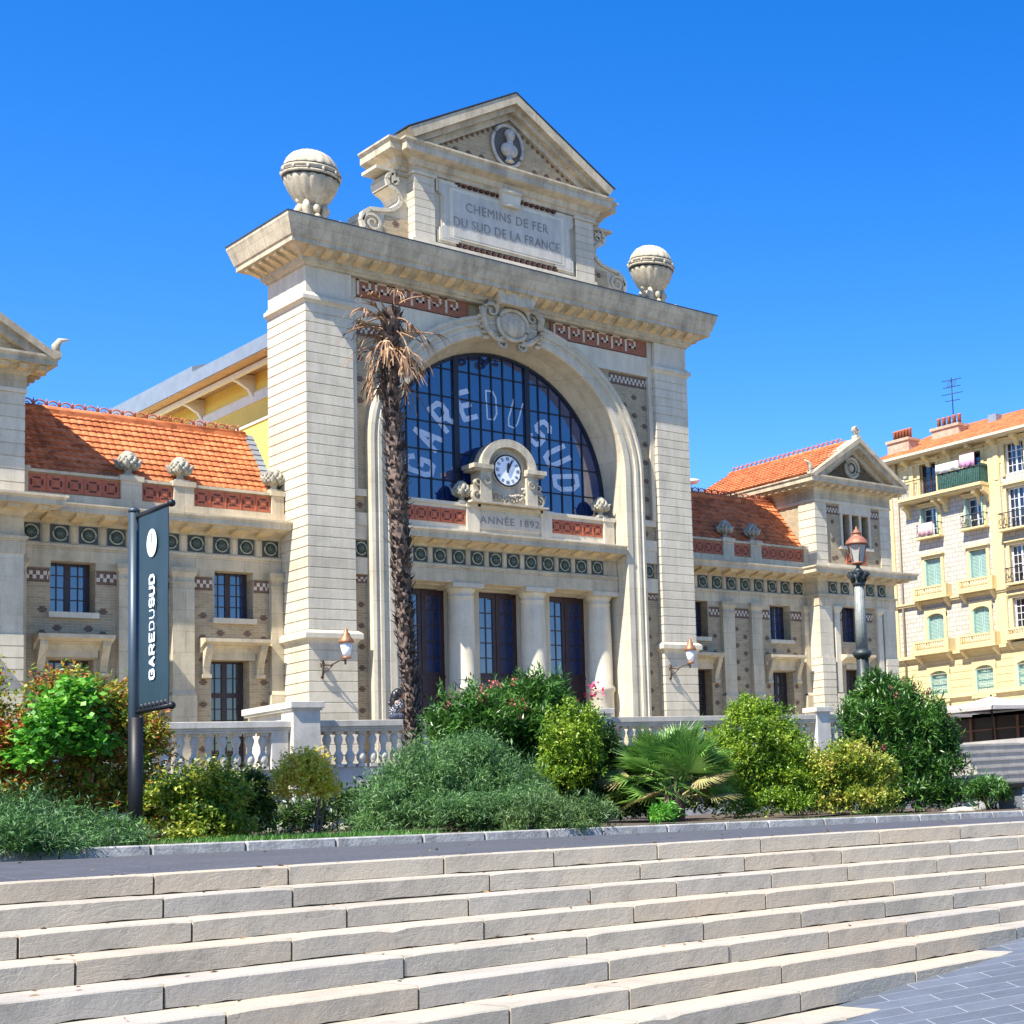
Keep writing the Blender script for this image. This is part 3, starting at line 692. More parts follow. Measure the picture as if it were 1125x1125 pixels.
# ---------------- wings
S_WING=stone('stone_wing',(.60,.51,.35),.4,1.0,blocks=(1.1,.6))
PANEL_LAMP=None
def window(xc,w,z0,z1,y,nz=4,door=False,transom=None,T=None,curtain=False):
    fr=MB(T);gl=MB(T); a,b=xc-w/2,xc+w/2
    hs=[]
    spans=[(z0+.06,z1-.06)] if not transom else [(z0+.08,transom-.07),(transom+.07,z1-.06)]
    for c,d in spans: hs+=[(a+.09,xc-.07,c,d),(xc+.07,b-.09,c,d)]
    fr.wall(a,b,z0,z1,y,y+.07,hs)
    for h in hs:
        n=max(2,round((h[3]-h[2])/.34)); leafglaze(fr,gl,h[0],h[1],h[2],h[3],y+.03,2,n,.026)
    o=fr.build('window',FRAME,ST); g=gl.build('pane',GLASS if not door else GLASSW,o)
    if not door:
        s=MB(T); s.box(a-.06,b+.06,1.58,y,z0-.15,z0-.0); s.build('sill',S_PALE,o)
    return o
GLASSW=glassm('glass_room',(.03,.03,.032),2.0)
def MX(s):
    return None if s==0 else (lambda x,y,z:(13.5-x,y,z))
W=1.7
def wing(side):
    T=MX(side)
    def P(mb,n,m,**k): return part(mb,n,m,**k)
    wins=[(-1.3,1.04,7.62,9.05),(-5.3,1.04,7.62,9.05)]; low=[(-1.4,1.02,FZ+.05,6.42),(-5.33,1.04,FZ+.05,6.38)]
    holes=[(x-w/2,x+w/2,a,b) for x,w,a,b in wins+low]
    mb=MB(T); mb.wall(-6.65,0,FZ,8.8,W,W+.5,holes,0); mb.wall(-6.65,0,8.8,9.4,W-.02,W+.5,holes,3)
    for x in (-6.0,-4.6,-2.12,-.5): crosses(mb,[x],3.9,8.3,W,.63,None,.085)
    for xc in (-1.3,-5.3):
        for d in (-.36,.36): cross(mb,xc+d,7.2,W)
    for a,b in ((-6.38,-5.84),(-4.76,-4.28),(-2.36,-1.84),(-.76,-.34),(-3.74,-2.98)): bandbrick(mb,a,b,8.4,8.78,W)
    for x in (-3.55,-3.15): crosses(mb,[x],3.9 if x<-3.3 else 4.2,8.2,W,.63,None,.085)
    P(mb,'wall',[BRICK,BROWN,CREAMB,S_WING])
    mb=MB(T)
    for a,b in ((-4.27,-3.76),(-2.95,-2.4),(-.34,-.01),(-6.64,-6.4)):
        mb.box(a,b,W-.17,W+.02,5.5,8.55); mb.box(a-.04,b+.04 if b<-.1 else b,W-.22,W+.02,FZ,5.42); mb.add([(a-.04,W-.22,5.42),(b+.01,W-.22,5.42),(b,W-.17,5.56),(a,W-.17,5.56)],[(0,1,2,3)])
        mb.box(a-.03,b+.0,W-.2,W+.02,8.55,8.6); mb.frus(a,b,W-.17,W,8.72,8.86,.06); mb.box(a,b,W-.17,W+.02,8.6,8.72); mb.box(a-.07,b+(.07 if b<-.1 else 0),W-.24,W+.02,8.86,8.99)
    P(mb,'pilaster',S_WING)
    rx=[-6.28+.6645*k for k in range(10)]
    def ex(mbx): mbx.T=T
    # entablature, mirrored by hand
    y=W;ov=.74
    mb=MB(T); mb.box(-6.65,0,y-.03,y+.5,8.99,9.36); mb.box(-6.65,0,y-.08,y+.5,9.36,9.44); mb.box(-6.65,0,y+.0,y+.5,9.44,9.99)
    for r in rx:
        c=r+.332
        if c<-.05: mb.box(c-.08,c+.08,y-.03,y+.02,9.46,9.97); mb.box(c-.05,c+.05,y-.045,y-.02,9.5,9.93)
    P(mb,'frieze',S_WARM)
    mb=MB(T); p=[(y+.5,9.98),(y-.03,9.98),(y-.06,10.05),(y-.12,10.08),(y-ov+.08,10.2),(y-ov,10.2),(y-ov,10.34),(y-ov-.05,10.4),(y-ov-.05,10.44),(y+.5,10.46)]
    mb.prismx(p,-6.65,0); P(mb,'cornice',S_WARM)
    mb=MB(T)
    for r in rx:
        q=r+.332
        if q<-.1: mb.add([(q-.15,y-.12,10.0),(q+.15,y-.12,10.0),(q+.15,y-ov+.1,10.1),(q-.15,y-ov+.1,10.1),(q-.15,y-.12,10.1),(q+.15,y-.12,10.1),(q+.15,y-ov+.1,10.21),(q-.15,y-ov+.1,10.21)],[(0,3,2,1),(0,1,5,4),(1,2,6,5),(2,3,7,6),(3,0,4,7)])
    P(mb,'mutules',SOFF)
    for r in rx:
        X=r if side==0 else 13.5-r
        copy_tree(t0,(X-3.62,W-.5-.03,.01),ST)
    # parapet
    mb=MB(T); mb.box(-6.65,-.02,1.52,1.9,10.44,11.28); mb.box(-6.65,-.0,1.42,1.95,11.28,11.36); mb.box(-6.65,-.0,1.40,1.9,10.44,10.74)
    for a,b in ((-4.27,-3.76),(-2.96,-2.45),(-.36,-.02),(-6.64,-6.42)): mb.box(a,b,1.41,1.6,10.72,11.30); mb.box(a-.04,b+(.04 if b<-.1 else .01),1.37,1.97,11.27,11.42)
    P(mb,'parapet',S_WARM)
    for a,b,n in ((-6.42,-4.28,5),(-3.74,-2.98,2),(-2.44,-.37,5)):
        if side: a,b=13.5-b,13.5-a
        terracotta(a,b,1.5,n,10.78,11.25)
    for x in (-4.02,-2.72,-.2):
        X=x if side==0 else 13.5-x
        copy_tree(f0,(X-5.12,1.66-.72,-.07),ST)
    # openings
    for xc,w,a,b in wins: window(xc,w,a,b,W+.42,4,False,None,T)
    for xc,w,a,b in low: window(xc,w,a,b,W+.42,6,True,5.45,T)
    for xc in (-1.35,-5.33):
        mb=MB(T); mb.prismx([(W,6.62),(W-.08,6.62),(W-.12,6.75),(W-.4,6.88),(W-.46,6.9),(W-.46,7.0),(W,7.04)],xc-.88,xc+.88)
        mb.box(xc-.6,xc+.6,W-.07,W,6.42,6.64)
        for s in (-1,1):
            c=xc+s*.72; mb.prismx([(W,6.0),(W-.1,6.0),(W-.12,6.2),(W-.2,6.4),(W-.36,6.72),(W-.36,6.86),(W,6.86)],c-.09,c+.09); mb.box(c-.12,c+.12,W-.14,W,5.9,6.0)
        P(mb,'door_hood',S_WARM)
    # tiled roof : courses of waved tiles
    mb=MB(T); y0,z0_,y1,z1_=1.72,11.4,3.42,13.45; nrow=11; x0,x1=-6.62,-.28; nt_=34; sub=4
    L_=math.hypot(y1-y0,z1_-z0_); ty,tz=(y1-y0)/L_,(z1_-z0_)/L_; ny,nz=-tz,ty
    for r in range(nrow):
        a0=L_*r/nrow-.03; a1=L_*(r+1)/nrow+.01
        vs=[];N_=nt_*sub
        for i in range(N_+1):
            x=x0+(x1-x0)*i/N_; ph=(i/sub)%1; h=.02*math.sin(PI*ph)**.7 if ph>0 else 0
            for a,e in ((a0,.0),(a0,.062+h),(a1,.012+h)): vs.append((x,y0+ty*a+ny*e,z0_+tz*a+nz*e))
        mb.add(vs,[(3*i+k,3*i+3+k,3*i+4+k,3*i+1+k) for i in range(N_) for k in (0,1)],0)
    mb.add([(x0,y0,z0_-.02),(x1,y0,z0_-.02),(x1,y1,z1_-.02),(x0,y1,z1_-.02),(x0,y1+1.7,z0_),(x1,y1+1.7,z0_)],[(0,1,2,3),(3,2,5,4)])
    rf=P(mb,'tiled_roof',TILE,recalc=False)
    mb=MB(T); mb.tube([(x0,y1,z1_+.03),(x1,y1,z1_+.03)],.11,10,0); mb.box(x0,x1,y1-.16,y1+.1,z1_-.2,z1_+.02)
    x=x0+.12; 
    while x<x1-.1:
        mb.tube([(x+.14*math.cos(PI*i/6),y1,z1_+.13+.15*math.sin(PI*i/6)) for i in range(7)],.022,6,1)
        mb.tube([(x+.06*math.cos(PI*i/4),y1,z1_+.13+.06*math.sin(PI*i/4)) for i in range(5)],.016,5,1)
        mb.tube([(x+.155,y1,z1_+.1),(x+.155,y1,z1_+.34)],[.025,.006],5,1); mb.ball((x+.155,y1,z1_+.25),.03,.03,.03,6,1,4)
        x+=.31
    P(mb,'ridge_crest',[TILE,TILED])
    mb=MB(T)
    for r in range(nrow):
        a0=L_*r/nrow; a1=L_*(r+1)/nrow; e=.09
        q=[(x1-.05,a0,.09),(x1+.2,a0,.09),(x1+.2,a1,.06),(x1-.05,a1,.06)]
        mb.add([(x,y0+ty*a+ny*e,z0_+tz*a+nz*e) for x,a,e in q]+[(x,y0+ty*a,z0_+tz*a) for x,a,e in q],[(0,1,2,3),(0,1,5,4),(1,2,6,5),(2,3,7,6),(3,0,4,7)])
    P(mb,'verge_flashing',ZINC)
    mb=MB(T); mb.prismx([(y0,FZ),(y0,11.3),(y1,z1_-.1),(y1+1.7,11.3),(y1+1.7,FZ)],x1+.02,x1+.2); mb.box(-6.65,0,W+.5,5.1,FZ,11.3); P(mb,'gable_wall',S_WING)
for sd in (0,1): wing(sd)
# ---------------- corner pavilions (modelled on the right-hand one, mirrored for the left)
def pavilion(side):
    T=(lambda x,y,z:(x,y,z)) if side==1 else (lambda x,y,z:(13.5-x,y,z))
    x0,x1=20.15,24.35; Y=.9
    def P(mb,n,m,**k): return part(mb,n,m,**k)
    # ground storey
    mb=MB(T)
    hole=[(21.42,22.46,7.55,9.05),(21.5,22.46,FZ+.05,6.45)]
    mb.wall(x0+.1,x1-.1,FZ,9.4,Y+.1,Y+.6,hole,0); mb.box(x0+.02,x1-.02,Y+.6,8.6,FZ,10.4,0)
    for x in (21.15,22.9): crosses(mb,[x],3.9,8.3,Y+.1,.63)
    bandbrick(mb,21.0,21.4,8.4,8.78,Y+.1); bandbrick(mb,22.5,23.1,8.4,8.78,Y+.1)
    P(mb,'wall',[BRICK,BROWN,CREAMB])
    mb=MB(T)
    for a,b in ((x0,x0+.68),(x1-.68,x1)): rust(mb,a,b,Y-.06,Y+.6,FZ,6.9,.31,.03,.025); rust(mb,a,b,Y,Y+.6,6.9,9.36,.45,.012,.006)
    rust(mb,x0+.01,x0+.5,Y+.62,W+.2,FZ,9.36,.31,.012,.004)
    for a,b in ((x0+.8,x0+1.05),(x1-1.05,x1-.8)):
        mb.box(a,b,Y-.02,Y+.2,5.5,8.7); mb.box(a-.05,b+.05,Y-.06,Y+.2,FZ,5.45); mb.frus(a,b,Y-.02,Y+.2,8.7,8.86,.07); mb.box(a-.09,b+.09,Y-.1,Y+.2,8.86,8.98)
    P(mb,'quoin_pier',S_PALE)
    for xc,w,a,b,d in ((21.94,1.04,7.55,9.05,0),(21.98,.96,FZ+.05,6.45,1)): window(xc,w,a,b,Y+.55,4,bool(d),5.45 if d else None,T)
    mb=MB(T); xc=21.98; mb.prismx([(Y+.1,6.62),(Y-.02,6.75),(Y-.3,6.88),(Y-.36,6.9),(Y-.36,7.0),(Y+.1,7.04)],xc-.8,xc+.8); mb.box(xc-.5,xc+.5,Y+.03,Y+.1,6.45,6.64); P(mb,'door_hood',S_WARM)
    # entablature round three sides
    path=[(x0,W+.0),(x0,Y),(x1,Y),(x1,8.6)]; path2=[(x0,4.8),(x0,Y),(x1,Y),(x1,8.6)]
    mb=MB(T); mb.sweep(path,[(-.3,8.98),(.03,8.98),(.03,9.36),(.08,9.36),(.08,9.44),(.0,9.44),(.0,10.0),(-.3,10.0)],False); P(mb,'frieze',S_WARM)
    mb=MB(T); mb.sweep([(x0,W-.7),(x0,Y),(x1,Y),(x1,8.6)] if 0 else path,[(-.5,9.98),(.03,9.98),(.06,10.05),(.12,10.08),(.62,10.2),(.7,10.2),(.7,10.34),(.76,10.4),(.76,10.46),(-.5,10.5)],False)
    mb.box(x0+.3,x1-.3,Y+.2,8.6,9.9,10.5)
    P(mb,'cornice',S_WARM)
    mb=MB(T)
    x=x0-.4
    while x<x1+.4:
        mb.box(x,x+.26,Y-.6,Y-.08,10.08,10.19); x+=.66
    P(mb,'mutules',SOFF)
    for x in (20.9,21.55,22.25,22.95,23.6):
        X=x if side==1 else 13.5-x
        copy_tree(t0,(X-3.62,Y-.53,.01),ST)
    # upper storey
    u0,u1=x0,x1-.05
    mb=MB(T)
    tri=[(21.62,22.02,11.5,12.8),(22.14,22.54,11.5,12.8),(22.66,23.06,11.5,12.8)]
    mb.wall(u0+.55,u1-.55,10.5,13.25,Y+.06,Y+.5,tri,0); mb.box(u0+.04,u1-.04,Y+.9,8.6,10.4,14.2,0)
    for x in (21.1,23.5): crosses(mb,[x],10.95,12.6,Y+.06,.75)
    cross(mb,21.25,11.0,Y+.06); bandbrick(mb,20.75,21.5,12.75,13.1,Y+.06); bandbrick(mb,23.15,23.75,12.75,13.1,Y+.06)
    for yy in (1.9,2.6): 
        pass
    P(mb,'upper_wall',[BRICK,BROWN,CREAMB])
    mb=MB(T)
    rust(mb,u0,u0+.6,Y,Y+1.0,10.5,13.2,.32,.03,.022); rust(mb,u1-.6,u1,Y,Y+1.0,10.5,13.2,.32,.03,.022)
    mb.box(21.45,23.2,Y-.02,Y+.1,12.82,13.2); mb.box(21.4,23.25,Y-.05,Y+.1,11.36,11.48)
    for a in (21.52,22.03,22.55,23.07): mb.box(a,a+.1,Y+.0,Y+.3,11.48,12.82)
    mb.box(u0+.6,u1-.6,Y-.03,Y+.1,10.5,10.72)
    mb.sweep([(u0,6),(u0,Y),(u1,Y),(u1,8.6)],[(-.1,13.18),(.04,13.2),(.04,13.3),(-.1,13.32)],False)
    P(mb,'stone_trim',S_PALE)
    for a,b in ((21.75,22.85),):
        if side==0: a,b=13.5-b,13.5-a
        terracotta(a,b,Y+.03,3,10.76,11.2)
    mb=MB(T)
    for a,b,c,d in tri: mb.box(a,b,Y+.38,Y+.4,c,d)
    P(mb,'pane',GLASSD)
    # upper cornice and gable
    mb=MB(T); mb.sweep([(u0,8.6),(u0,Y),(u1,Y),(u1,8.6)],[(-.3,13.3),(.02,13.3),(.02,13.65),(.08,13.7),(.12,13.78),(.48,13.9),(.55,13.9),(.55,14.03),(.6,14.1),(.6,14.16),(-.3,14.2)],False)
    ux=(u0+u1)/2
    def rk(o,i,ya,yb):
        for s in (0,1):
            q=[o[0],o[1],i[1],i[0]]
            if s: q=[(2*ux-x,z) for x,z in q][::-1]
            mb.prism(q,ya,yb)
    rk([(u0-.62,14.14),(ux,15.98)],[(u0-.45,14.05),(ux,15.76)],Y-.62,Y+.2); rk([(u0-.45,14.05),(ux,15.78)],[(u0-.1,14.05),(ux,15.56)],Y-.5,Y+.2); rk([(u0-.1,14.1),(ux,15.58)],[(u0+.3,14.1),(ux,15.34)],Y-.15,Y+.2)
    P(mb,'gable_cornice',S_COR)
    mb=MB(T); mb.prism([(u0-.1,14.1),(u1+.1,14.1),(ux,15.6)],Y,Y+.3,0)
    for k in range(7):
        for s in (-1,1): 
            t=k/7; xx=ux+s*(.35+1.5*t); zz=15.1-.86*t; mb.box(xx-.06,xx+.06,Y-.02,Y,zz-.12,zz,1)
    mb2=MB(T); ovalring(mb2,ux,14.78,.36,.4,.07,Y-.05,0); ovalring(mb2,ux,14.78,.24,.28,.04,Y-.03,0); mb2.ball((ux,Y,14.78),.14,.08,.16,10)
    P(mb,'tympanum',[BRICK,BROWN]); P(mb2,'medallion',S_CARV)
    mb=MB(T)
    x=u0-.35
    while x<u1+.5: mb.box(x,x+.18,Y-.46,Y-.1,13.76,13.88); x+=.42
    y=Y
    while y<8: mb.box(u0-.46,u0-.1,y,y+.18,13.76,13.88); y+=.42
    P(mb,'mutules',SOFF) if side==1 else tag(mb.build('mutules',SOFF,ST),kind='stuff')
    # crowning ornaments
    mb=MB(T); mb.box(ux-.12,ux+.12,Y-.55,Y-.25,15.9,16.08); mb.ball((ux,Y-.4,16.26),.13,.09,.2,12); volute(mb,ux,16.3,.16,.03,Y-.5,Y-.3,1.3,1,.06)
    P(mb,'crowning_ornament',S_CARV)
    for xx in (u0-.55,u1+.45):
        mb=MB(T); mb.box(xx-.08,xx+.1,Y-.55,Y-.35,14.15,14.3); s=-1 if xx<ux else 1
        mb.tube([(xx,Y-.45,14.25),(xx-.02*s,Y-.45,14.45),(xx+.08*s,Y-.45,14.62),(xx+.28*s,Y-.45,14.68)],[.1,.1,.07,.02],8); P(mb,'corner_ornament',S_CARV)
    # roof
    mb=MB(T); e0,e1,zr,ze=u0-.6,u1+.6,15.86,14.2
    for s in (0,1):
        xe=e0 if s==0 else e1; nrow=11; nT=34; sub=3
        Lx,Lz=ux-xe,zr-ze; LL=math.hypot(Lx,Lz)
        nx,nz=(-Lz/LL,Lx/LL) if s==0 else (Lz/LL,-Lx/LL)
        for r in range(nrow):
            vs=[]; NN=nT*sub
            for i in range(NN+1):
                yy=Y-.3+(9.0-Y)*i/NN; ph=(i/sub)%1; h=.03*math.sin(PI*ph) 
                for t,e in ((r/nrow,0),(r/nrow,.05+h),((r+1)/nrow+.01,.01+h)): vs.append((xe+Lx*t+nx*e,yy,ze+Lz*t+nz*e))
            mb.add(vs,[(3*i+k,3*i+3+k,3*i+4+k,3*i+1+k) for i in range(NN) for k in (0,1)],0)
    mb.prism([(e0,ze-.03),(e1,ze-.03),(ux,zr-.03)],Y,8.7)
    P(mb,'tiled_roof',TILE,recalc=False)
    mb=MB(T); mb.tube([(ux,Y+.2,zr+.03),(ux,8.7,zr+.03)],.11,8,0)
    y=Y+.6
    while y<8.6:
        mb.tube([(ux,y+.14*math.cos(PI*i/6),zr+.12+.15*math.sin(PI*i/6)) for i in range(7)],.025,5,1); mb.tube([(ux,y+.155,zr+.1),(ux,y+.155,zr+.36)],[.03,.006],5,1); y+=.31
    P(mb,'ridge_crest',[TILE,TILED])
for sd in (1,0): pavilion(sd)
# ---------------- train hall behind
mb=MB(); mb.box(1.2,12.3,2.5,40,FZ,16.45,0); mb.box(1.14,1.2,2.5,40,15.3,15.62,1); mb.box(1.16,1.2,2.5,40,14.6,14.68,1)
part(mb,'hall_wall',[YELLOW,WHITEW])
mb=MB(); mb.prism([(.1,16.15),(.1,16.58),(6.75,19.0),(13.4,16.58),(13.4,16.15),(6.75,18.4)],2.5,40)
mb.prism([(.2,16.62),(.2,16.85),(6.75,19.25),(13.3,16.85),(13.3,16.62),(6.75,19.0)],8.5,40)
part(mb,'hall_roof',ZINC)
mb=MB(); mb.box(.5,.62,2.5,40,15.98,16.12,1); mb.prism([(.12,16.12),(.12,16.17),(1.25,16.32),(1.25,16.24)],2.5,40,0)
part(mb,'eave_boarding',[plain('boarding_tan',(.52,.33,.18),.7,0,.2,3),WHITEW])
mb=MB()
for y in (6.2,10.1,14,18,22): mb.prism([(.55,16.15),(.55,15.95),(.7,15.9),(1.0,15.72),(1.14,15.45),(1.2,15.3),(1.2,16.2)],y,y+.16)
part(mb,'eave_bracket',WHITEW)
# dish and vent pipes on the far roofs
mb=MB(); mb.lathe(20.6,9.3,[(.02,15.35),(.25,15.4),(.36,15.55)],16); part(mb,'satellite_dish',WHITE)
# ---------------- wall lanterns on the pylons
COPPER=plain('copper_lamp',(.30,.14,.07),.5,.4,.3,20); MILK=plain('milky_glass',(.74,.76,.74),.25,0,.03); LIRON=plain('lamp_iron',(.09,.065,.05),.5,.4,.3,20)
def wall_lamp(x,z):
    g=thing('wall_lamp',(x,-.04,z),None,None); del_=0
    g.parent=ST; g.location=Vector((x,-.04,z))-WORG['railway_station']
    mb=MB(); mb.tube([(x,-.04,z-.4),(x,-.1,z-.3),(x-.02,-.14,z-.1),(x,-.06,z+.06),(x,-.08,z+.1)],[.05,.035,.03,.04,.05],8); mb.ball((x,-.07,z-.02),.07,.05,.1,8)
    mb.tube([(x,-.1,z-.02),(x+.12,-.3,z-.06),(x+.26,-.56,z+.06),(x+.34,-.72,z+.04),(x+.36,-.74,z+.1)],[.03,.025,.022,.025,.03],8)
    mb.tube([(x,-.1,z-.26),(x+.08,-.2,z-.2),(x+.16,-.34,z-.05)],.018,6); mb.ball((x+.34,-.72,z-.02),.035,.035,.06,8)
    mb.build('bracket',LIRON,g)
    lx,ly=x+.36,-.74
    mb=MB(); mb.lathe(lx,ly,[(.09,z+.14),(.12,z+.3),(.165,z+.54)],12); mb.build('lantern_glass',MILK,g)
    mb=MB(); mb.lathe(lx,ly,[(.05,z+.08),(.13,z+.1),(.13,z+.14),(.1,z+.15)],12); mb.lathe(lx,ly,[(.16,z+.53),(.205,z+.55),(.205,z+.6),(.16,z+.68),(.1,z+.76),(.1,z+.82),(.06,z+.86),(.05,z+.92),(.02,z+.98)],14); mb.build('lantern_cap',COPPER,g)
    return g
wall_lamp(.36,6.18); wall_lamp(12.28,6.26)

# hipped roof of the range behind the right-hand wing
mb=MB(); mb.add([(15.5,13,15.0),(24.2,13,15.4),(24.2,22,15.4),(15.5,22,15.0),(20.6,16.5,18.0),(20.6,19,18.0)],[(0,1,4),(1,2,5,4),(2,3,5),(3,0,4,5)]); mb.box(15.8,24,13.3,21.7,3,15.05)
part(mb,'rear_roof',TILE)
# ---------------- apartment building across the street (faces -X)
AX=39.0
TA=lambda x,y,z:(AX+y,-x,z)      # local x runs right as seen from the square, y into the building
AP=thing('apartment_building',(AX+6,5,3.0),'tall cream and yellow apartment block with pale green shutters, balconies and an orange tiled roof','apartment building')
AYEL=stone('render_cream_yellow',(.70,.545,.27),.14,.8,streak=True,grain=4,bs=.1)
ABLK=brick('facing_blocks',(.58,.53,.43),(.50,.455,.365),(.34,.30,.24),.46,.25,.022)
AGRN=plain('shutter_green',(.33,.47,.40),.6,0,.08,3)
AWHT=plain('window_white',(.72,.72,.70),.5,0,.05)
APINK=plain('chimney_pink',(.42,.30,.21),.9,0,.3,3)
def ap(mb,n,m,bevel=0): return part(mb,n,m,AP,bevel)
x0,x1=-16.2,6.0
wn=[]
cols=(-12.6,-9.25)
for c in cols: wn+=[(c-.62,c+.62,17.45,19.2,'glass'),(c-.62,c+.62,15.15,16.75,'white'),(c-.62,c+.62,12.4,13.9,'shut'),(c-.62,c+.62,9.4,10.85,'shut'),(c-.65,c+.65,6.35,7.7,'shut')]
for c in (-6.3,-2.9,.5,3.8): wn+=[(c-.68,c+.68,17.6,19.3,'white'),(c-.68,c+.68,14.7,16.85,'white'),(c-.68,c+.68,11.8,13.8,'white'),(c-.68,c+.68,9.4,11.0,'white'),(c-.65,c+.65,6.35,7.7,'shut')]
mb=MB(TA); H=[w[:4] for w in wn]
mb.wall(x0,x1,8.65,18.3,0,.45,[h for h in H if h[2]<18.3],0)
mb.wall(x0,x1,3,8.65,-.03,.45,[h for h in H if h[2]<8],1); mb.wall(x0,x1,18.3,19.6,-.03,.45,[h for h in H if h[3]>18.3],1)
mb.box(x0,x1,.45,13,3,19.65,1)
for z in (7.1,7.5,7.9,6.7,8.2): mb.box(x0,x1,-.045,-.02,z,z+.03,2)
ap(mb,'facade_wall',[ABLK,AYEL,plain('joint',(.45,.36,.2),.9)])
mb=MB(TA)
for a,b in ((x0-.05,x0+.75),(-8.15,-7.35),(-5.2,-4.4),(-1.6,-.8),(1.8,2.6),(5.2,6.05)): mb.box(a,b,-.10,0,8.7,19.2)
for z,h,o in ((6.14,.2,.22),(6.0,.14,.1),(8.5,.16,.28),(8.36,.14,.14),(11.42,.12,.16),(11.52,.08,.22),(19.2,.1,.1)): mb.box(x0-.05,x1,-o,0,z,z+h)
for a,b,c,d,k in wn:
    mb.box(a-.2,a,-.09,.02,c-.1,d+.02); mb.box(b,b+.2,-.09,.02,c-.1,d+.02)
    if k=='shut' and d<12:
        n=8; cx=(a+b)/2; r=b-a; 
        pts=[(a-.2,d+.3),(b+.2,d+.3),(b+.2,d-.22)]+[(cx+(b-a)/2*math.cos(PI*i/n),d-.24+.24*math.sin(PI*i/n)) for i in range(n+1)]+[(a-.2,d-.22)]
        mb.prism(pts,-.096,.25)
    else: mb.box(a-.2,b+.2,-.09,.02,d,d+.16); mb.box(a-.26,b+.26,-.2,.02,d+.16,d+.24)
ap(mb,'window_surrounds',AYEL)
for a,b,c,d,k in wn:
    if k=='shut':
        mb=MB(TA); m=(a+b)/2; mb.box(a,m-.02,.12,.17,c,d-.02); mb.box(m+.02,b,.12,.17,c,d-.02)
        z=c+.08
        while z<d-.12: mb.box(a+.07,m-.08,.10,.125,z,z+.02); mb.box(m+.08,b-.07,.10,.125,z,z+.02); z+=.075
        mb.box(a,a+.09,-.06,.12,c+.02,d-.1)
        ap(mb,'shutter',AGRN)
    else:
        fr=MB(TA);gl=MB(TA);m=(a+b)/2; hs=[(a+.08,m-.05,c+.08,d-.08),(m+.05,b-.08,c+.08,d-.08)]
        fr.wall(a,b,c,d,.16,.22,hs)
        for h in hs: leafglaze(fr,gl,h[0],h[1],h[2],h[3],.19,2 if k=='white' and a>-8 else 1,4,.03)
        o=ap(fr,'window',AWHT if k=='white' else FRAME); gl.build('pane',GLASSD,o)
        if k=='white' and a<-8:
            mb=MB(TA); mb.box(a-.02,a+.05,-.2,.1,c+.05,d-.05); mb.box(b-.05,b+.02,-.2,.1,c+.05,d-.05); ap(mb,'shutter',AGRN)
def stone_balcony(a,b,z0,z1,out=.5):
    mb=MB(TA); mb.box(a-.004,b+.004,-out-.004,0,z0,z0+.16); mb.box(a+.29,b-.29,-out,-out+.12,z1-.1,z1); mb.box(a+.29,b-.29,-out+.01,-out+.1,z0+.165,z0+.28)
    for p,q in ((a,a+.28),(b-.28,b),): mb.box(p,q,-out,-out+.12,z0+.165,z1+.004); 
    for p in (a+.012,b-.112): mb.box(p,p+.1,-out+.13,0,z0+.165,z1-.006)
    n=int((b-a-.6)/.16)
    for k in range(n): x=a+.33+k*(b-a-.66)/(n-1); mb.lathe(x,-out+.06,[(.03,z0+.28),(.055,z0+.36),(.03,z0+.46),(.045,z1-.1)],6)
    o=ap(mb,'stone_balcony',AYEL)
    for p in (a+.15,b-.3): mb=MB(TA); mb.prismx([(-.02,z0-.5),(-.14,z0-.42),(-out+.08,z0-.12),(-out+.05,z0),(-.02,z0)],p,p+.16); mb.build('console_bracket',AYEL,o)
for c in cols:
    stone_balcony(c-1.3,c+1.3,11.62,12.34); stone_balcony(c-1.4,c+1.35,8.62,9.36,.6); stone_balcony(c-.85,c+.85,5.98,6.32,.2)
for c in (-6.3,-2.9,.5,3.8): stone_balcony(c-1.05,c+1.05,8.8,9.4,.5)
def iron_balcony(a,b,z,h=.75,out=.35):
    mb=MB(TA); mb.box(a-.1,b+.1,-out-.06,0,z-.1,z,1)
    mb.tube([(a,0,z+h),(a,-out,z+h),(b,-out,z+h),(b,0,z+h)],.025,5,0); mb.tube([(a,-out,z+.08),(b,-out,z+.08)],.018,5,0)
    n=int((b-a)/.11)
    for k in range(n+1): x=a+(b-a)*k/n; mb.tube([(x,-out,z),(x,-out,z+h)],.013,4,0)
    for k in range(int((b-a)/.33)): x=a+.16+k*.33; mb.tube([(x+.1*math.cos(t*.7),-out-.01,z+h*.45+.16*math.sin(t*.7)) for t in range(10)],.016,4,0)
    ap(mb,'iron_balcony',[BLACK,AYEL])
for c in cols: iron_balcony(c-.82,c+.82,15.1,.7)
for c in (-6.3,-2.9,.5,3.8): iron_balcony(c-.95,c+.95,14.62,.85,.5); iron_balcony(c-.8,c+.8,11.75,.8,.4)
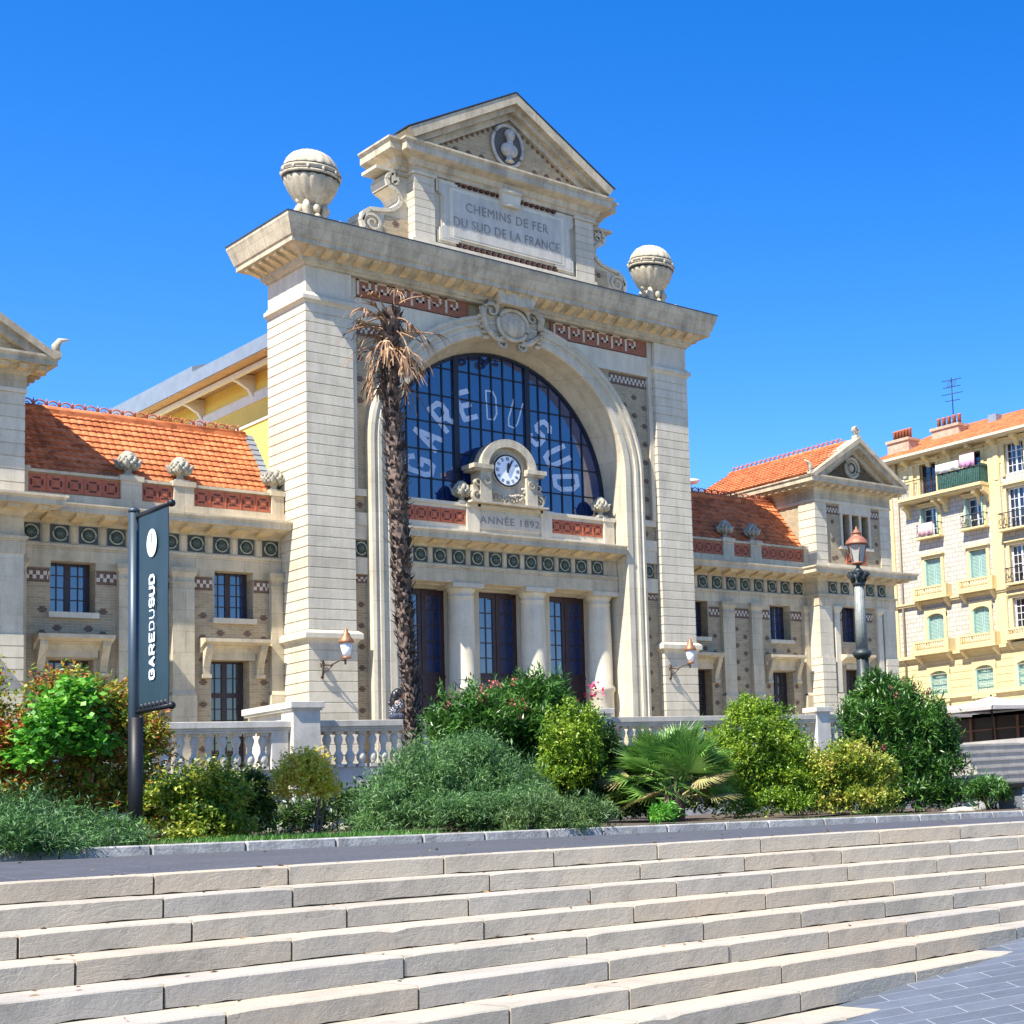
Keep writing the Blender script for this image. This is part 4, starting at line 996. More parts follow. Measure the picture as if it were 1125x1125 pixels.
# long top balcony
mb=MB(TA); mb.box(-14.3,-8.1,-.8,0,17.2,17.36); mb.box(-14.25,-8.15,-.7,0,17.1,17.2); ap(mb,'long_balcony',AYEL)
mb=MB(TA); mb.tube([(-14.2,0,18.25),(-14.2,-.72,18.25),(-8.2,-.72,18.25),(-8.2,0,18.25)],.025,5)
for k in range(46): x=-14.2+k*.133; mb.tube([(x,-.72,17.36),(x,-.72,18.25)],.012,4)
ap(mb,'balcony_railing',BLACK)
mb=MB(TA); mb.box(-11.3,-8.25,-.70,-.68,17.42,18.3); mb.box(-8.24,-8.22,-.7,-.05,17.42,18.4); ap(mb,'balcony_screen',plain('screen_green',(.03,.09,.07),.8,0,.6,9))
mb=MB(TA)
for a,b in ((-14.1,-14.35),(-12.0,-11.75),(-11.5,-11.25),(-9.0,-8.75),(-8.35,-8.1)):
    a,b=sorted((a,b)); mb.prismx([(0,16.3),(-.12,16.4),(-.2,16.7),(-.6,16.9),(-.62,17.1),(0,17.1)],a,b)
for y in [x0+.3+1.62*k for k in range(14)]:
    mb.prismx([(0,19.0),(-.14,19.05),(-.2,19.3),(-.5,19.42),(-.52,19.6),(0,19.6)],y,y+.28)
for c in (-14.0,-11.05,-7.7): mb.box(c,c+.3,-.14,0,17.4,19.3)
ap(mb,'eave_bracket',AYEL)
mb=MB(TA); mb.box(x0-.4,x1,-.75,.1,19.6,19.69); mb.box(x0-.4,x1,-.82,-.7,19.65,19.79); ap(mb,'eave',plain('eave_wood',(.55,.47,.33),.7))
mb=MB(TA)
a0=(-.8,19.77); a1=(5.5,22.6); nr=22; NX=220
for r in range(nr):
    t0_,t1_=r/nr,(r+1)/nr+.002; vs=[]
    for i in range(NX+1):
        x=x0-.4+(x1-x0+.4)*i/NX; h=.03 if i%2 else 0
        for t,e in ((t0_,0),(t0_,.05+h),(t1_,.01+h)): vs.append((x,a0[0]+(a1[0]-a0[0])*t,a0[1]+(a1[1]-a0[1])*t+e))
    mb.add(vs,[(3*i+k,3*i+3+k,3*i+4+k,3*i+1+k) for i in range(NX) for k in (0,1)])
mb.prismx([(-.78,19.72),(5.5,22.55),(12.6,19.72)],x0-.38,x1)
ap(mb,'tiled_roof',TILE)
mb=MB(TA); mb.tube([(-15.0,-.12,5),(-15.0,-.12,19.9)],.06,6); ap(mb,'drainpipe',plain('pipe_tan',(.30,.24,.15),.6))
def chimney(xa,xb,ya,yb,z0,z1,pots):
    mb=MB(TA); mb.box(xa,xb,ya,yb,z0,z1,0); mb.box(xa-.08,xb+.08,ya-.08,yb+.08,z1-.16,z1,0)
    o=ap(mb,'chimney',APINK); mb=MB(TA)
    for k in range(pots): x=xa+.25+(xb-xa-.5)*k/max(1,pots-1); mb.lathe(x,(ya+yb)/2,[(.11,z1),(.1,z1+.5),(.13,z1+.55),(.12,z1+.6)],8)
    mb.build('chimney_pots',TERRA,o)
chimney(-16.3,-14.6,.6,1.4,19.8,21.2,6); chimney(-14.3,-12.2,2.2,3.0,20.2,21.8,5)
mb=MB(TA); X=-12.9; mb.tube([(X,2.6,21.8),(X,2.6,24.6)],.03,5)
for z,l in ((24.4,.5),(24.0,.4),(23.6,.55),(23.2,.3)): mb.tube([(X-l,2.6-.3,z),(X+l,2.6+.3,z+.12)],.018,4)
for k in range(5): mb.tube([(X-.3+.15*k,2.5,24.0),(X-.3+.15*k,2.7,24.5)],.014,4)
ap(mb,'roof_aerial',BLACK)
mb=MB(TA); mb.tube([(x0-.3,5.0,22.9),(-14.8,5.0,22.9)],.03,5); mb.tube([(-9,5.4,22.7),(6,5.4,22.7)],.1,6); mb.box(-10.9,-10.3,3.3,3.8,21.6,22.1); ap(mb,'ridge_capping',ZINC)
# laundry on the balconies
def cloth(name,a,b,z0,z1,y,mat,label):
    mb=MB(TA); n=14; vs=[]
    for i in range(n+1):
        x=a+(b-a)*i/n; w=.04*math.sin(i*1.3)
        vs+=[(x,y,z1),(x,y-.03-w,(z0+z1)/2),(x,y-.02+w,z0+.04*math.sin(i*.8)),(x,y+.03,z1),(x,y+.0-w,(z0+z1)/2),(x,y+.01+w,z0+.04*math.sin(i*.8))]
    fs=[]
    for i in range(n):
        for k in (0,1): fs.append((6*i+k,6*i+6+k,6*i+7+k,6*i+1+k)); fs.append((6*i+3+k,6*i+4+k,6*i+10+k,6*i+9+k))
        fs.append((6*i,6*i+3,6*i+9,6*i+6)); fs.append((6*i+2,6*i+8,6*i+11,6*i+5))
    mb.add(vs,fs,0,True); return tag(mb.build(name,mat),label,'laundry','laundry on the balconies')
CW=plain('cloth_white',(.62,.60,.54),.9); CP=plain('cloth_pink',(.72,.36,.50),.9); CP2=plain('cloth_rose',(.70,.42,.42),.9)
cloth('bath_towel',-9.55,-8.5,18.3,19.0,-.74,CP,'bright pink towel hung over the green screened top balcony')
cloth('bed_sheet',-11.35,-9.65,18.28,18.78,-.74,CW,'white sheet hung along the green screened top balcony')
cloth('rose_cloth',-13.2,-12.15,15.15,15.85,-.39,CP2,'pale rose cloth draped over the small iron balcony below the long one')
# ---------------- cafe canopies
def canopy(cx,cy,w,zt,label,post=True,mat=None,name='cafe_parasol'):
    g=thing(name,(cx,cy,3.2),label,'parasol','cafe parasols')
    mb=MB(); h=w/2; z=zt
    mb.add([(cx-h,cy-h,z-.55),(cx+h,cy-h,z-.55),(cx+h,cy+h,z-.55),(cx-h,cy+h,z-.55),(cx,cy,z),(cx-h,cy-h,z-.72),(cx+h,cy-h,z-.72),(cx+h,cy+h,z-.72),(cx-h,cy+h,z-.72),(cx,cy,z-.04)],
      [(0,1,4),(1,2,4),(2,3,4),(3,0,4),(0,5,6,1),(1,6,7,2),(2,7,8,3),(3,8,5,0),(5,6,9),(6,7,9),(7,8,9),(8,5,9)])
    mb.build('canopy',mat or plain('canvas_pale',(.42,.39,.37),.85,0,.06,2),g)
    mb=MB(); mb.tube([(cx,cy,3.2),(cx,cy,z+.08)],.05,8)
    for s in (-1,1):
        for t in (-1,1): mb.tube([(cx,cy,z-.7),(cx+s*h*.95,cy+t*h*.95,z-.66)],.025,5); mb.tube([(cx,cy,z-.06),(cx+s*h,cy+t*h,z-.58)],.02,5)
    mb.lathe(cx,cy,[(.35,3.2),(.35,3.28),(.06,3.32)],12)
    mb.build('pole',BLACK,g); return g
canopy(33,8.1,3.4,5.5,'large pale square parasol on a dark pole in front of the cafe')
canopy(33.5,4.0,3.4,5.6,'pale square parasol nearer the street corner beside the other one')
g=thing('cafe_terrace',(37.5,8,3.2),'dark glazed cafe enclosure with a sloping grey awning under the yellow block','cafe')
mb=MB(); mb.prismx([(12.3,3.2),(12.3,4.85),(1.0,4.85),(1.0,3.2)],37.0,38.9); mb.build('enclosure',plain('cafe_dark',(.03,.022,.018),.4),g)
mb=MB(); mb.prism([(35.8,4.95),(38.9,5.65),(38.9,5.73),(35.8,5.03),(35.8,4.75)],1.0,12.2); mb.build('awning',plain('awning_grey',(.36,.36,.37),.85,0,.06,2),g)
mb=MB(); 
for y in (12.2,11.2,10.2,8.6,7.0,5.4,3.8): mb.box(36.9,37.0,y-.07,y+.07,3.2,4.9)
mb.box(36.92,37.0,1,12.2,4.15,4.22); mb.build('posts',plain('cafe_wood',(.20,.10,.06),.6),g)
mb=MB(); mb.box(34.0,34.06,8.55,9.25,3.9,4.6,0); mb.box(34.02,34.05,8.6,8.66,3.2,3.9,1); mb.box(34.02,34.05,9.14,9.2,3.2,3.9,1)
tag(mb.build('menu_board',[WHITE,BLACK]),'small white menu board on thin legs beside the cafe parasol','menu board')
# ---------------- ground, terrace, balustrade
DIRT=stone('soil',(.10,.07,.045),.4,3.,.95,False,6,None,.8)
PAVE=plain('far_paving',(.32,.30,.28),.9,0,.15,1)
def zg(x): return .982-.0337*max(-45,min(14,x))
mb=MB(); mb.add([(-800,-500,-.6),(1200,-500,-.6),(1200,1500,-.6),(-800,1500,-.6)],[(0,1,2,3)]); tag(mb.build('ground',PAVE,recalc=False),kind='structure')
mb=MB(); mb.box(-40,25.0,-5.0,60,-.5,2.99); tag(mb.build('terrace',stone('terrace_paving',(.44,.39,.30),.25,1.)),kind='structure')
mb=MB(); mb.box(25.0,80,-5.9,70,-.5,3.2); tag(mb.build('side_street',stone('street_paving',(.36,.34,.32),.25,1.)),kind='structure')
S_BAL=stone('stone_balustrade',(.62,.57,.47),.32,1.4)
BY=-5.0
bl=thing('stone_balustrade',(6,BY,1.0),'long white stone balustrade along the terrace in front of the station, behind the shrubs','balustrade')
mb=MB(); mb.box(-24,-2.85,BY-.05,BY+.35,2.45,3.02); mb.box(-24,25,BY-.2,BY+.5,1.95,2.45); mb.box(-24,25,BY-.1,BY+.4,.5,1.95); mb.box(-2.1,25,BY-.05,BY+.35,2.45,3.02)
mb.box(-24,25,BY-.26,BY-.2,2.37,2.45)
mb.build('plinth_wall',stone('stone_plinth',(.48,.46,.41),.4,1.2,blocks=(1.1,.5)),bl)
mb=MB()
for a,b in ((-24,-2.75),(-2.2,19.8)):
    mb.box(a,b,BY-.2,BY+.2,3.99,4.05); mb.box(a,b,BY-.24,BY+.24,4.05,4.21); mb.box(a,b,BY-.17,BY+.17,3.93,3.99)
mb.build('rail',S_BAL,bl,.01)
mb=MB(); mb.box(-2.79,-2.13,BY-.35,BY+.3,1.9,4.5); mb.box(-2.87,-2.05,BY-.43,BY+2.4,4.52,4.68); mb.box(-2.83,-2.09,BY-.39,BY+2.35,4.46,4.52); mb.box(-2.7,-2.2,BY+.3,BY+2.3,2.9,4.46)
mb.box(-2.85,-2.07,BY-.4,BY+.36,2.95,3.1); mb.build('pedestal',S_BAL,bl,.008)
mb=MB()
for x in (6.0,14.6,19.6): mb.box(x-.3,x+.3,BY-.28,BY+.28,2.9,4.3); mb.box(x-.38,x+.38,BY-.36,BY+.36,4.3,4.46)
for x in (-3.02,-12.0): mb.box(x-.2,x+.2,BY-.16,BY+.16,3.02,3.95)
part(mb,'pier',S_BAL,bl,.008)
def baluster(x):
    mb=MB(); mb.box(x-.1,x+.1,BY-.1,BY+.1,3.02,3.1)
    mb.lathe(x,BY,[(.08,3.1),(.06,3.13),(.1,3.2),(.115,3.28),(.1,3.36),(.06,3.44),(.055,3.5),(.07,3.53),(.055,3.56),(.085,3.64),(.105,3.72),(.1,3.78),(.07,3.84),(.08,3.87)],12); mb.box(x-.1,x+.1,BY-.1,BY+.1,3.86,3.94); return mb
b0=baluster(-1.82).build('baluster',S_BAL,bl)
n=0
for k in range(1,76):
    x=-1.82+.289*k
    if any(abs(x-q)<.42 for q in (6.0,14.6,19.6)) or x>19.4: continue
    copy_tree(b0,(.289*k,0,0),bl); n+=1
for k in range(0,26):
    x=-3.36-.31*k
    if abs(x+12)<.3: continue
    copy_tree(b0,(x+1.82,0,0),bl)
# rubble stones under the wall
random.seed(5)
RUB=stone('rubble',(.50,.47,.38),.45,3.,bs=.8)
mb=MB()
for k in range(46):
    x=-7.5+k*.33+random.uniform(-.08,.08); s=random.uniform(.13,.24); mb.ball((x,-9.5+random.uniform(-.3,.3),1.35+random.uniform(0,.35)),s*1.3,s,s*.8,7,0,5)
for v in range(len(mb.v)): p=mb.v[v]; mb.v[v]=(p[0]+random.uniform(-.02,.02),p[1]+random.uniform(-.02,.02),p[2]+random.uniform(-.02,.02))
tag(mb.build('rubble_edging',RUB),'low rough edging of pale rubble stones behind the shrubs below the balustrade','stone edging')
# planting bed
mb=MB(); vs=[];nx,ny=60,14
random.seed(1)
for i in range(nx+1):
    for j in range(ny+1):
        x=-34+i*(14+34)/nx; y=-21.8+j*(16.9)/ny
        if x>9 and j==0: pass
        vs.append((x,y,zg(x)+.10+.35*j/ny+(random.uniform(0,.05) if j else 0)))
mb.add(vs,[(i*(ny+1)+j,(i+1)*(ny+1)+j,(i+1)*(ny+1)+j+1,i*(ny+1)+j+1) for i in range(nx) for j in range(ny)],0,True)
tag(mb.build('planting_bed',DIRT,recalc=False),kind='structure')
# kerb of the bed, individual stones
KERB=stone('kerb_stone',(.40,.385,.35),.55,3.,bs=.9)
kb=thing('planter_kerb',(-4,-22,1),'worn grey stone kerb edging the front of the planting bed','kerb')
random.seed(11); x=-20
while x<13.6:
    l=random.uniform(.95,1.35); mb=MB(); a,b=x,min(x+l-.015,13.8)
    mb.add([(a,-22.0,zg(a)-.2),(b,-22.0,zg(b)-.2),(b,-21.72,zg(b)-.2),(a,-21.72,zg(a)-.2),(a,-21.98,zg(a)+.125),(b,-21.98,zg(b)+.125),(b,-21.72,zg(b)+.125),(a,-21.72,zg(a)+.125)],[(0,3,2,1),(4,5,6,7),(0,1,5,4),(1,2,6,5),(2,3,7,6),(3,0,4,7)])
    mb.build('kerb_stone',KERB,kb,.02); x+=l
# plaza paving between steps and bed
def ks(X):
    # front edge of step k: Y and tread depth
    pts=[(-30,-31.2,.62),(-17,-31.55,.60),(-14,-31.67,.53),(-9.3,-32.15,.41),(-7,-32.38,.37),(-4,-32.7,.36),(8,-34.0,.36)]
    for a,b in zip(pts,pts[1:]):
        if X<=b[0] or b is pts[-1]:
            t=(X-a[0])/(b[0]-a[0]); return a[1]+(b[1]-a[1])*t,a[2]+(b[2]-a[2])*t
def zs(X): return .98-.025*X-(.0 if X<-5 else 0)
PAVD=brick('plaza_paving',(.085,.09,.10),(.065,.07,.08),(.14,.14,.14),.6,.3,.012)
def flatbrick(name,c1,c2,mo,w,h,ms,rot=.0):
    m,n,b=nt(name); P=geo(n); mp=N(n,'Mapping'); mp.inputs['Rotation'].default_value=(0,0,rot); n.links.new(P,mp.inputs['Vector'])
    bt=N(n,'TexBrick',i_Scale=1.0); bt.inputs['Brick Width'].default_value=w; bt.inputs['Row Height'].default_value=h; bt.inputs['Mortar Size'].default_value=ms
    bt.inputs['Color1'].default_value=(*c1,1); bt.inputs['Color2'].default_value=(*c2,1); bt.inputs['Mortar'].default_value=(*mo,1); n.links.new(mp.outputs[0],bt.inputs['Vector'])
    n1=N(n,'TexNoise',i_Scale=5.,i_Detail=8.,i_Roughness=.7); n.links.new(P,n1.inputs['Vector'])
    n.links.new(mixc(n,.6,bt.outputs[0],ramp(n,n1.outputs[0],[(.3,(.6,.6,.6)),(.65,(1.,1.,1.))]),'MULTIPLY'),b.inputs['Base Color']); b.inputs['Roughness'].default_value=.7
    bump(n,b,bt.outputs['Fac'],-.6,.008); return m
PAVD=flatbrick('plaza_slate',(.085,.085,.09),(.06,.06,.065),(.12,.12,.12),.7,.22,.012,.2)
mb=MB(); vs=[];nx,ny=70,10
for i in range(nx+1):
    x=-34+i*50/nx; Y0,_=ks(x); Y0+=.33
    for j in range(ny+1):
        t=j/ny; y=Y0+(-21.9-Y0)*t; vs.append((x,y,zs(x)*(1-t)+zg(x)*t-.006))
mb.add(vs,[(i*(ny+1)+j,(i+1)*(ny+1)+j,(i+1)*(ny+1)+j+1,i*(ny+1)+j+1) for i in range(nx) for j in range(ny)],0,True)
vs=[(3.7,-21.9,zg(3.7)-.006),(60,-21.9,zg(16)-.02),(60,-6,zg(16)-.02),(14,-6,zg(14)-.006),(9,-14,zg(9)-.006),(3.7,-17,zg(3.7)-.006)]
mb.add([(8,-21.9,.70),(60,-21.9,.45),(60,-5.9,.45),(8,-5.9,.70)],[(0,1,2,3)])
mb.add([(16,-40,zs(16)),(70,-40,.3),(70,-21.9,.45),(16,-21.9,zg(14)-.006)],[(0,1,2,3)])
tag(mb.build('plaza_paving',PAVD,recalc=False),kind='structure')
# broad stone steps, block by block
def stepm(name,c):
    m,n,b=nt(name); P=geo(n); w=N(n,'TexNoise',i_Scale=1.4,i_Detail=9.,i_Roughness=.62); n.links.new(P,w.inputs['Vector'])
    w2=N(n,'TexNoise',i_Scale=7.,i_Detail=8.,i_Roughness=.75); n.links.new(P,w2.inputs['Vector'])
    cc=mixc(n,.8,ramp(n,w.outputs[0],[(.3,mul(c,.78)),(.5,c),(.7,(c[0]*1.08,c[1]*1.05,c[2]))]),ramp(n,w2.outputs[0],[(.3,(.62,.60,.57)),(.42,(.96,.96,.96)),(.7,(1.,1.,1.))]),'MULTIPLY')
    n.links.new(cc,b.inputs['Base Color']); b.inputs['Roughness'].default_value=.85
    mp=N(n,'Mapping'); mp.inputs['Scale'].default_value=(1.4,1.4,5.5); n.links.new(P,mp.inputs['Vector'])
    d=N(n,'TexNoise',i_Scale=1.1,i_Detail=4.); n.links.new(mp.outputs[0],d.inputs['Vector']); d.inputs['Distortion'].default_value=1.6
    sb=N(n,'Math',operation='SUBTRACT',i_1=.5); n.links.new(d.outputs[0],sb.inputs[0]); ab=N(n,'Math',operation='ABSOLUTE'); n.links.new(sb.outputs[0],ab.inputs[0])
    cr=N(n,'MapRange'); cr.inputs[1].default_value=0; cr.inputs[2].default_value=.018; n.links.new(ab.outputs[0],cr.inputs[0])
    f=N(n,'TexNoise',i_Scale=26.,i_Detail=6.,i_Roughness=.7); n.links.new(P,f.inputs['Vector'])
    ad=N(n,'Math',operation='MULTIPLY_ADD',i_1=.22); n.links.new(cr.outputs[0],ad.inputs[0]); n.links.new(f.outputs[0],ad.inputs[2])
    ad2=N(n,'Math',operation='ADD'); n.links.new(ad.outputs[0],ad2.inputs[0]); n.links.new(w.outputs[0],ad2.inputs[1])
    bump(n,b,ad2.outputs[0],.32,.02); return m
STEP=[stepm('step_stone_'+n_,c) for n_,c in (('pale',(.41,.36,.28)),('grey',(.39,.35,.285)),('warm',(.42,.355,.265)))]
random.seed(21)
mb=MB(); NS=10
for k in range(NS):
    x=-30+random.uniform(0,1)
    while x<14:
        l=random.uniform(.8,1.5); a,b=x+.0075,x+l-.0075; m=random.choice((0,0,1,2))
        vs=[]
        ns=max(6,int((b-a)/.11)); seg=[a+(b-a)*i/ns for i in range(ns+1)]
        jit=random.uniform(-.005,.005); jz=random.uniform(-.003,.003)
        def e(X,kk): Y0,T_=ks(X); return Y0-T_*kk
        n_=len(seg); wear=random.uniform(.001,.004); tw=random.uniform(-.004,.004)
        for q_,X in enumerate(seg):
            chip=random.random()<.014; c_=random.uniform(.01,.03) if chip else random.uniform(0,wear)
            if q_ in (0,ns): c_+=random.uniform(0,.012)
            yf=e(X,k)+jit+tw*q_/ns; yb=e(X,k-1)+.06 if k else e(X,0)+.34; z1=zs(X)-.15*k+jz; z0=z1-.150+random.choice((.002,.004,.006,.008,.012,.0))
            vs+=[(X,yf+.003,z0),(X,yf+random.uniform(-.002,.002),z1-.010-c_*.8),(X,yf+.009+c_,z1-random.uniform(0,.0015)),(X,yb,z1),(X,yb,z0-.02)]
        K=5; fs=[(i*K+j,(i+1)*K+j,(i+1)*K+(j+1)%K,i*K+(j+1)%K) for i in range(n_-1) for j in range(K)]
        fs+=[list(range(K)),[(n_-1)*K+j for j in range(K-1,-1,-1)]]
        mb.add(vs,fs,m); x+=l
    # joint bed just behind the block faces
vs=[];XS=[-30+i*1.0 for i in range(45)]
prof=[]
K=2*NS
for X in XS:
    Y0,T_=ks(X)
    for k in range(NS):
        z=zs(X)-.15*k; vs+=[(X,Y0-T_*k+.035,z-.02),(X,Y0-T_*k+.035,z-.165)]
mb.add(vs,[(i*K+j,(i+1)*K+j,(i+1)*K+j+1,i*K+j+1) for i in range(len(XS)-1) for j in range(K-1)],3)
tag(mb.build('steps',STEP+[plain('joint_dark',(.10,.085,.07),.95)]),kind='structure')
# lower pavement : slate pavers, rising to the right
PAVL=flatbrick('lower_paving',(.125,.14,.165),(.095,.11,.13),(.30,.31,.32),.6,.3,.005,.5)
p1,p2,p3=Vector((-9.34,-34.64,.13)),Vector((-10.74,-35.46,.08)),Vector((-12.14,-35.11,-.05))
def zp(x): return .15+.045*(max(-40,min(20,x))+10.6)
mb=MB(); vs=[];nx,ny=40,6
for i in range(nx+1):
    for j in range(ny+1): x=-60+i*3.2; y=-70+j*(38/ny); vs.append((x,y,zp(x)))
mb.add(vs,[(i*(ny+1)+j,(i+1)*(ny+1)+j,(i+1)*(ny+1)+j+1,i*(ny+1)+j+1) for i in range(nx) for j in range(ny)],0)
tag(mb.build('pavement',PAVL,recalc=False),kind='structure')
# ---------------- raised steps and slabs at the right
SLAB=stone('slab_stone',(.43,.39,.335),.3,1.6,blocks=(1.5,.5))
mb=MB()
for k in range(8):
    z=2.95-.28*k; y=-6.0-.32*k; mb.box(20.3-.0*k,60,y,y+2.5,z-.3,z)
    mb.box(20.28,60,y-.03,y+.4,z-.05,z+.002)
tag(mb.build('street_steps',SLAB),kind='structure')
mb=MB(); mb.box(13.9,15.3,-12.2,-11.2,.3,1.75); mb.box(13.85,15.35,-12.25,-11.15,1.75,1.82)
tag(mb.build('stone_block',stone('dark_granite',(.13,.14,.15),.3,3.),),'dark grey squared granite block at the right end of the planting bed','granite block')
mb=MB(); mb.box(12.4,15.4,-14.6,-14.1,.3,1.18)
tag(mb.build('low_wall',stone('low_wall_stone',(.36,.35,.33),.5,2.)),'low grey rough stone wall between the bed and the slatted cabinet','low wall')
random.seed(9)
mb=MB()
for k in range(14):
    x=4.2+.3*k; s=random.uniform(.2,.34); mb.ball((x*.75+2.4,-19.6+random.uniform(-.4,.4)+.25*k*.6,.75),s*1.2,s,s,7,0,5)
for v in range(len(mb.v)): p=mb.v[v]; mb.v[v]=tuple(c+random.uniform(-.04,.04) for c in p)
tag(mb.build('boulder_edging',RUB),'pale broken rocks closing the right end of the planting bed under the tall oleander','rocks')
g=thing('slatted_cabinet',(8.4,-19.8,.6),'pale grey slatted metal cabinet with a dark lid at the right edge of the square','utility cabinet')
mb=MB(); mb.box(7.45,9.0,-20.2,-19.4,.62,1.42,0)
for k in range(9): mb.box(7.43,8.9,-20.24,-20.2,.68+.085*k,.735+.085*k,1)
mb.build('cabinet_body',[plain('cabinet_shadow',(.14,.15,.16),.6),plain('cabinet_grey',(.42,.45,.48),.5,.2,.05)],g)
mb=MB(); mb.box(7.3,9.2,-20.35,-19.3,1.42,1.52); mb.build('lid',BLACK,g)
# ---------------- banner post
NAVY=plain('banner_navy',(.014,.036,.050),.6,0,.12,3)
POST=plain('post_grey_blue',(.04,.06,.075),.45,.3,.12,3)
bp=thing('banner_post',(-11.35,-20,1.4),'dark blue street banner on a grey post lettered GARE DU SUD with a small clock','banner post')
mb=MB(); mb.tube([(-11.38,-19.93,1.35),(-11.38,-19.93,6.28)],[.068,.068],16); mb.lathe(-11.38,-19.93,[(.075,6.26),(.075,6.3),(.02,6.34)],14)
mb.build('post',POST,bp)
mb=MB(); mb.tube([(-11.36,-19.96,1.35),(-11.36,-19.96,3.3)],.085,16); mb.build('post_sleeve',BLACK,bp)
for z in (6.2,3.38):
    mb=MB(); mb.tube([(-11.35,-19.95,z),(-11.35,-21.16,z)],.035,8); mb.ball((-11.35,-21.17,z),.055,.055,.055,8)
    if z<4:
        for k in range(7): mb.ball((-11.35,-20.15-.14*k,z+.06),.04,.04,.05,8)
    mb.build('banner_arm',BLACK,bp)
mb=MB(); vs=[];ny,nz=10,16
for s in (0,1):
    for i in range(ny+1):
        for j in range(nz+1):
            y=-20.07-(1.02)*i/ny; z=3.42+(2.76)*j/nz; w=.012*math.sin(i*.9)*math.sin(j*.6); vs.append((-11.36+w+s*.008,y,z))
q=(ny+1)*(nz+1)
for s in (0,1): mb.add([],[(s*q+i*(nz+1)+j,s*q+(i+1)*(nz+1)+j,s*q+(i+1)*(nz+1)+j+1,s*q+i*(nz+1)+j+1) for i in range(ny) for j in range(nz)],0,True) if False else None
fs=[(s*q+i*(nz+1)+j,s*q+(i+1)*(nz+1)+j,s*q+(i+1)*(nz+1)+j+1,s*q+i*(nz+1)+j+1) for s in (0,1) for i in range(ny) for j in range(nz)]
mb.add(vs,fs,0,True); bn=mb.build('banner',NAVY,bp,recalc=False)
mb=MB()
BX=-11.385
word='GAREDUSUD'; z=3.86
CHA={'G':.175,'A':.175,'R':.175,'E':.16,'D':.165,'U':.165,'S':.16}
for i,ch in enumerate(word):
    thin=i in (4,5)
    adv=CHA[ch]*.97
    def F(a,b,l,z=z): return (BX-.0003*l,-20.585-b*1.0 if False else -20.585+b*1.0,z+a)
    # letters read upwards: glyph x -> +z, glyph y -> towards the post
    strokes(mb,ch,F,adv*.66,.165,.02 if thin else .042); z+=adv*1.03
mb.build('banner_lettering',WHITE,bn,recalc=False)
mb=MB(); n=32; cyy,czz=-20.585,5.72
mb.add([(BX-.002,cyy+.175*math.cos(2*PI*i/n),czz+.2*math.sin(2*PI*i/n)) for i in range(n)],[list(range(n))]); ci=mb.build('clock_emblem',WHITE,bn,recalc=False)
mb=MB(); 
for a,b in (((0,0),(.0,.14)),((0,0),(-.1,-.11))): 
    d=Vector((b[0]-a[0],b[1]-a[1])).normalized()*.012; mb.add([(BX-.004,cyy-a[0]-d.y,czz+a[1]+d.x),(BX-.004,cyy-b[0]-d.y,czz+b[1]+d.x),(BX-.004,cyy-b[0]+d.y,czz+b[1]-d.x),(BX-.004,cyy-a[0]+d.y,czz+a[1]-d.x)],[(0,1,2,3)])
mb.build('emblem_hands',NAVY,bn,recalc=False)
# ---------------- street lamp
VERD=plain('verdigris',(.25,.26,.23),.6,.3,.25,6); DKG=plain('cast_dark',(.04,.05,.05),.5,.4,.3,10)
COP=plain('copper_cap',(.30,.12,.07),.6,.2,.3,8)
lx,ly=7.36,-15.0
sl=thing('street_lamp',(lx,ly,1.0),'tall fluted green cast column street lamp with a copper capped lantern behind the right oleander','street lamp')
mb=MB(); fl=lambda a,z:1-.07*abs(math.sin(8*a)) if z>5.1 else 1
mb.lathe(lx,ly,[(.3,.7),(.3,1.3),(.24,1.4),(.2,1.6),(.2,2.2)],20); mb.build('lamp_base',DKG,sl); mb=MB()
mb.lathe(lx,ly,[(.165,5.2),(.15,6.1),(.135,6.95)],48,0,True,lambda a,z:1-.1*abs(math.sin(7*a)))
mb.build('column_shaft',VERD,sl)
mb=MB(); mb.lathe(lx,ly,[(.19,2.2),(.175,3.6),(.165,5.08)],48,0,True,lambda a,z:1-.12*abs(math.sin(5*a+z*3.2))); mb.build('twisted_shaft',DKG,sl)
mb=MB(); mb.lathe(lx,ly,[(.17,5.02),(.21,5.06),(.25,5.12),(.25,5.18),(.19,5.22),(.17,5.26)],20)
mb.lathe(lx,ly,[(.14,6.93),(.165,6.96),(.17,7.02),(.15,7.05),(.17,7.12),(.2,7.25)],20)
for k in range(8):
    a=PI/4*k; dx,dy=math.cos(a),math.sin(a); mb.tube([(lx+dx*.14,ly+dy*.14,7.02),(lx+dx*.2,ly+dy*.2,7.16),(lx+dx*.28,ly+dy*.28,7.24),(lx+dx*.24,ly+dy*.24,7.32)],[.04,.05,.045,.02],6)
mb.box(lx-.2,lx+.2,ly-.2,ly+.2,7.26,7.31)
mb.lathe(lx,ly,[(.16,7.31),(.1,7.38),(.05,7.44),(.05,7.5),(.1,7.54)],12); mb.build('capital',DKG,sl)
mb=MB(); mb.lathe(lx,ly,[(.15,7.56),(.2,7.8),(.255,8.05)],6,0,False); mb.build('lantern_glass',plain('lamp_glass',(.38,.37,.32),.15,0,.05),sl)
mb=MB()
for k in range(6):
    a=2*PI*k/6; mb.tube([(lx+.155*math.cos(a),ly+.155*math.sin(a),7.55),(lx+.262*math.cos(a),ly+.262*math.sin(a),8.06)],.014,5)
mb.lathe(lx,ly,[(.1,7.5),(.17,7.53),(.17,7.57),(.14,7.58)],12)
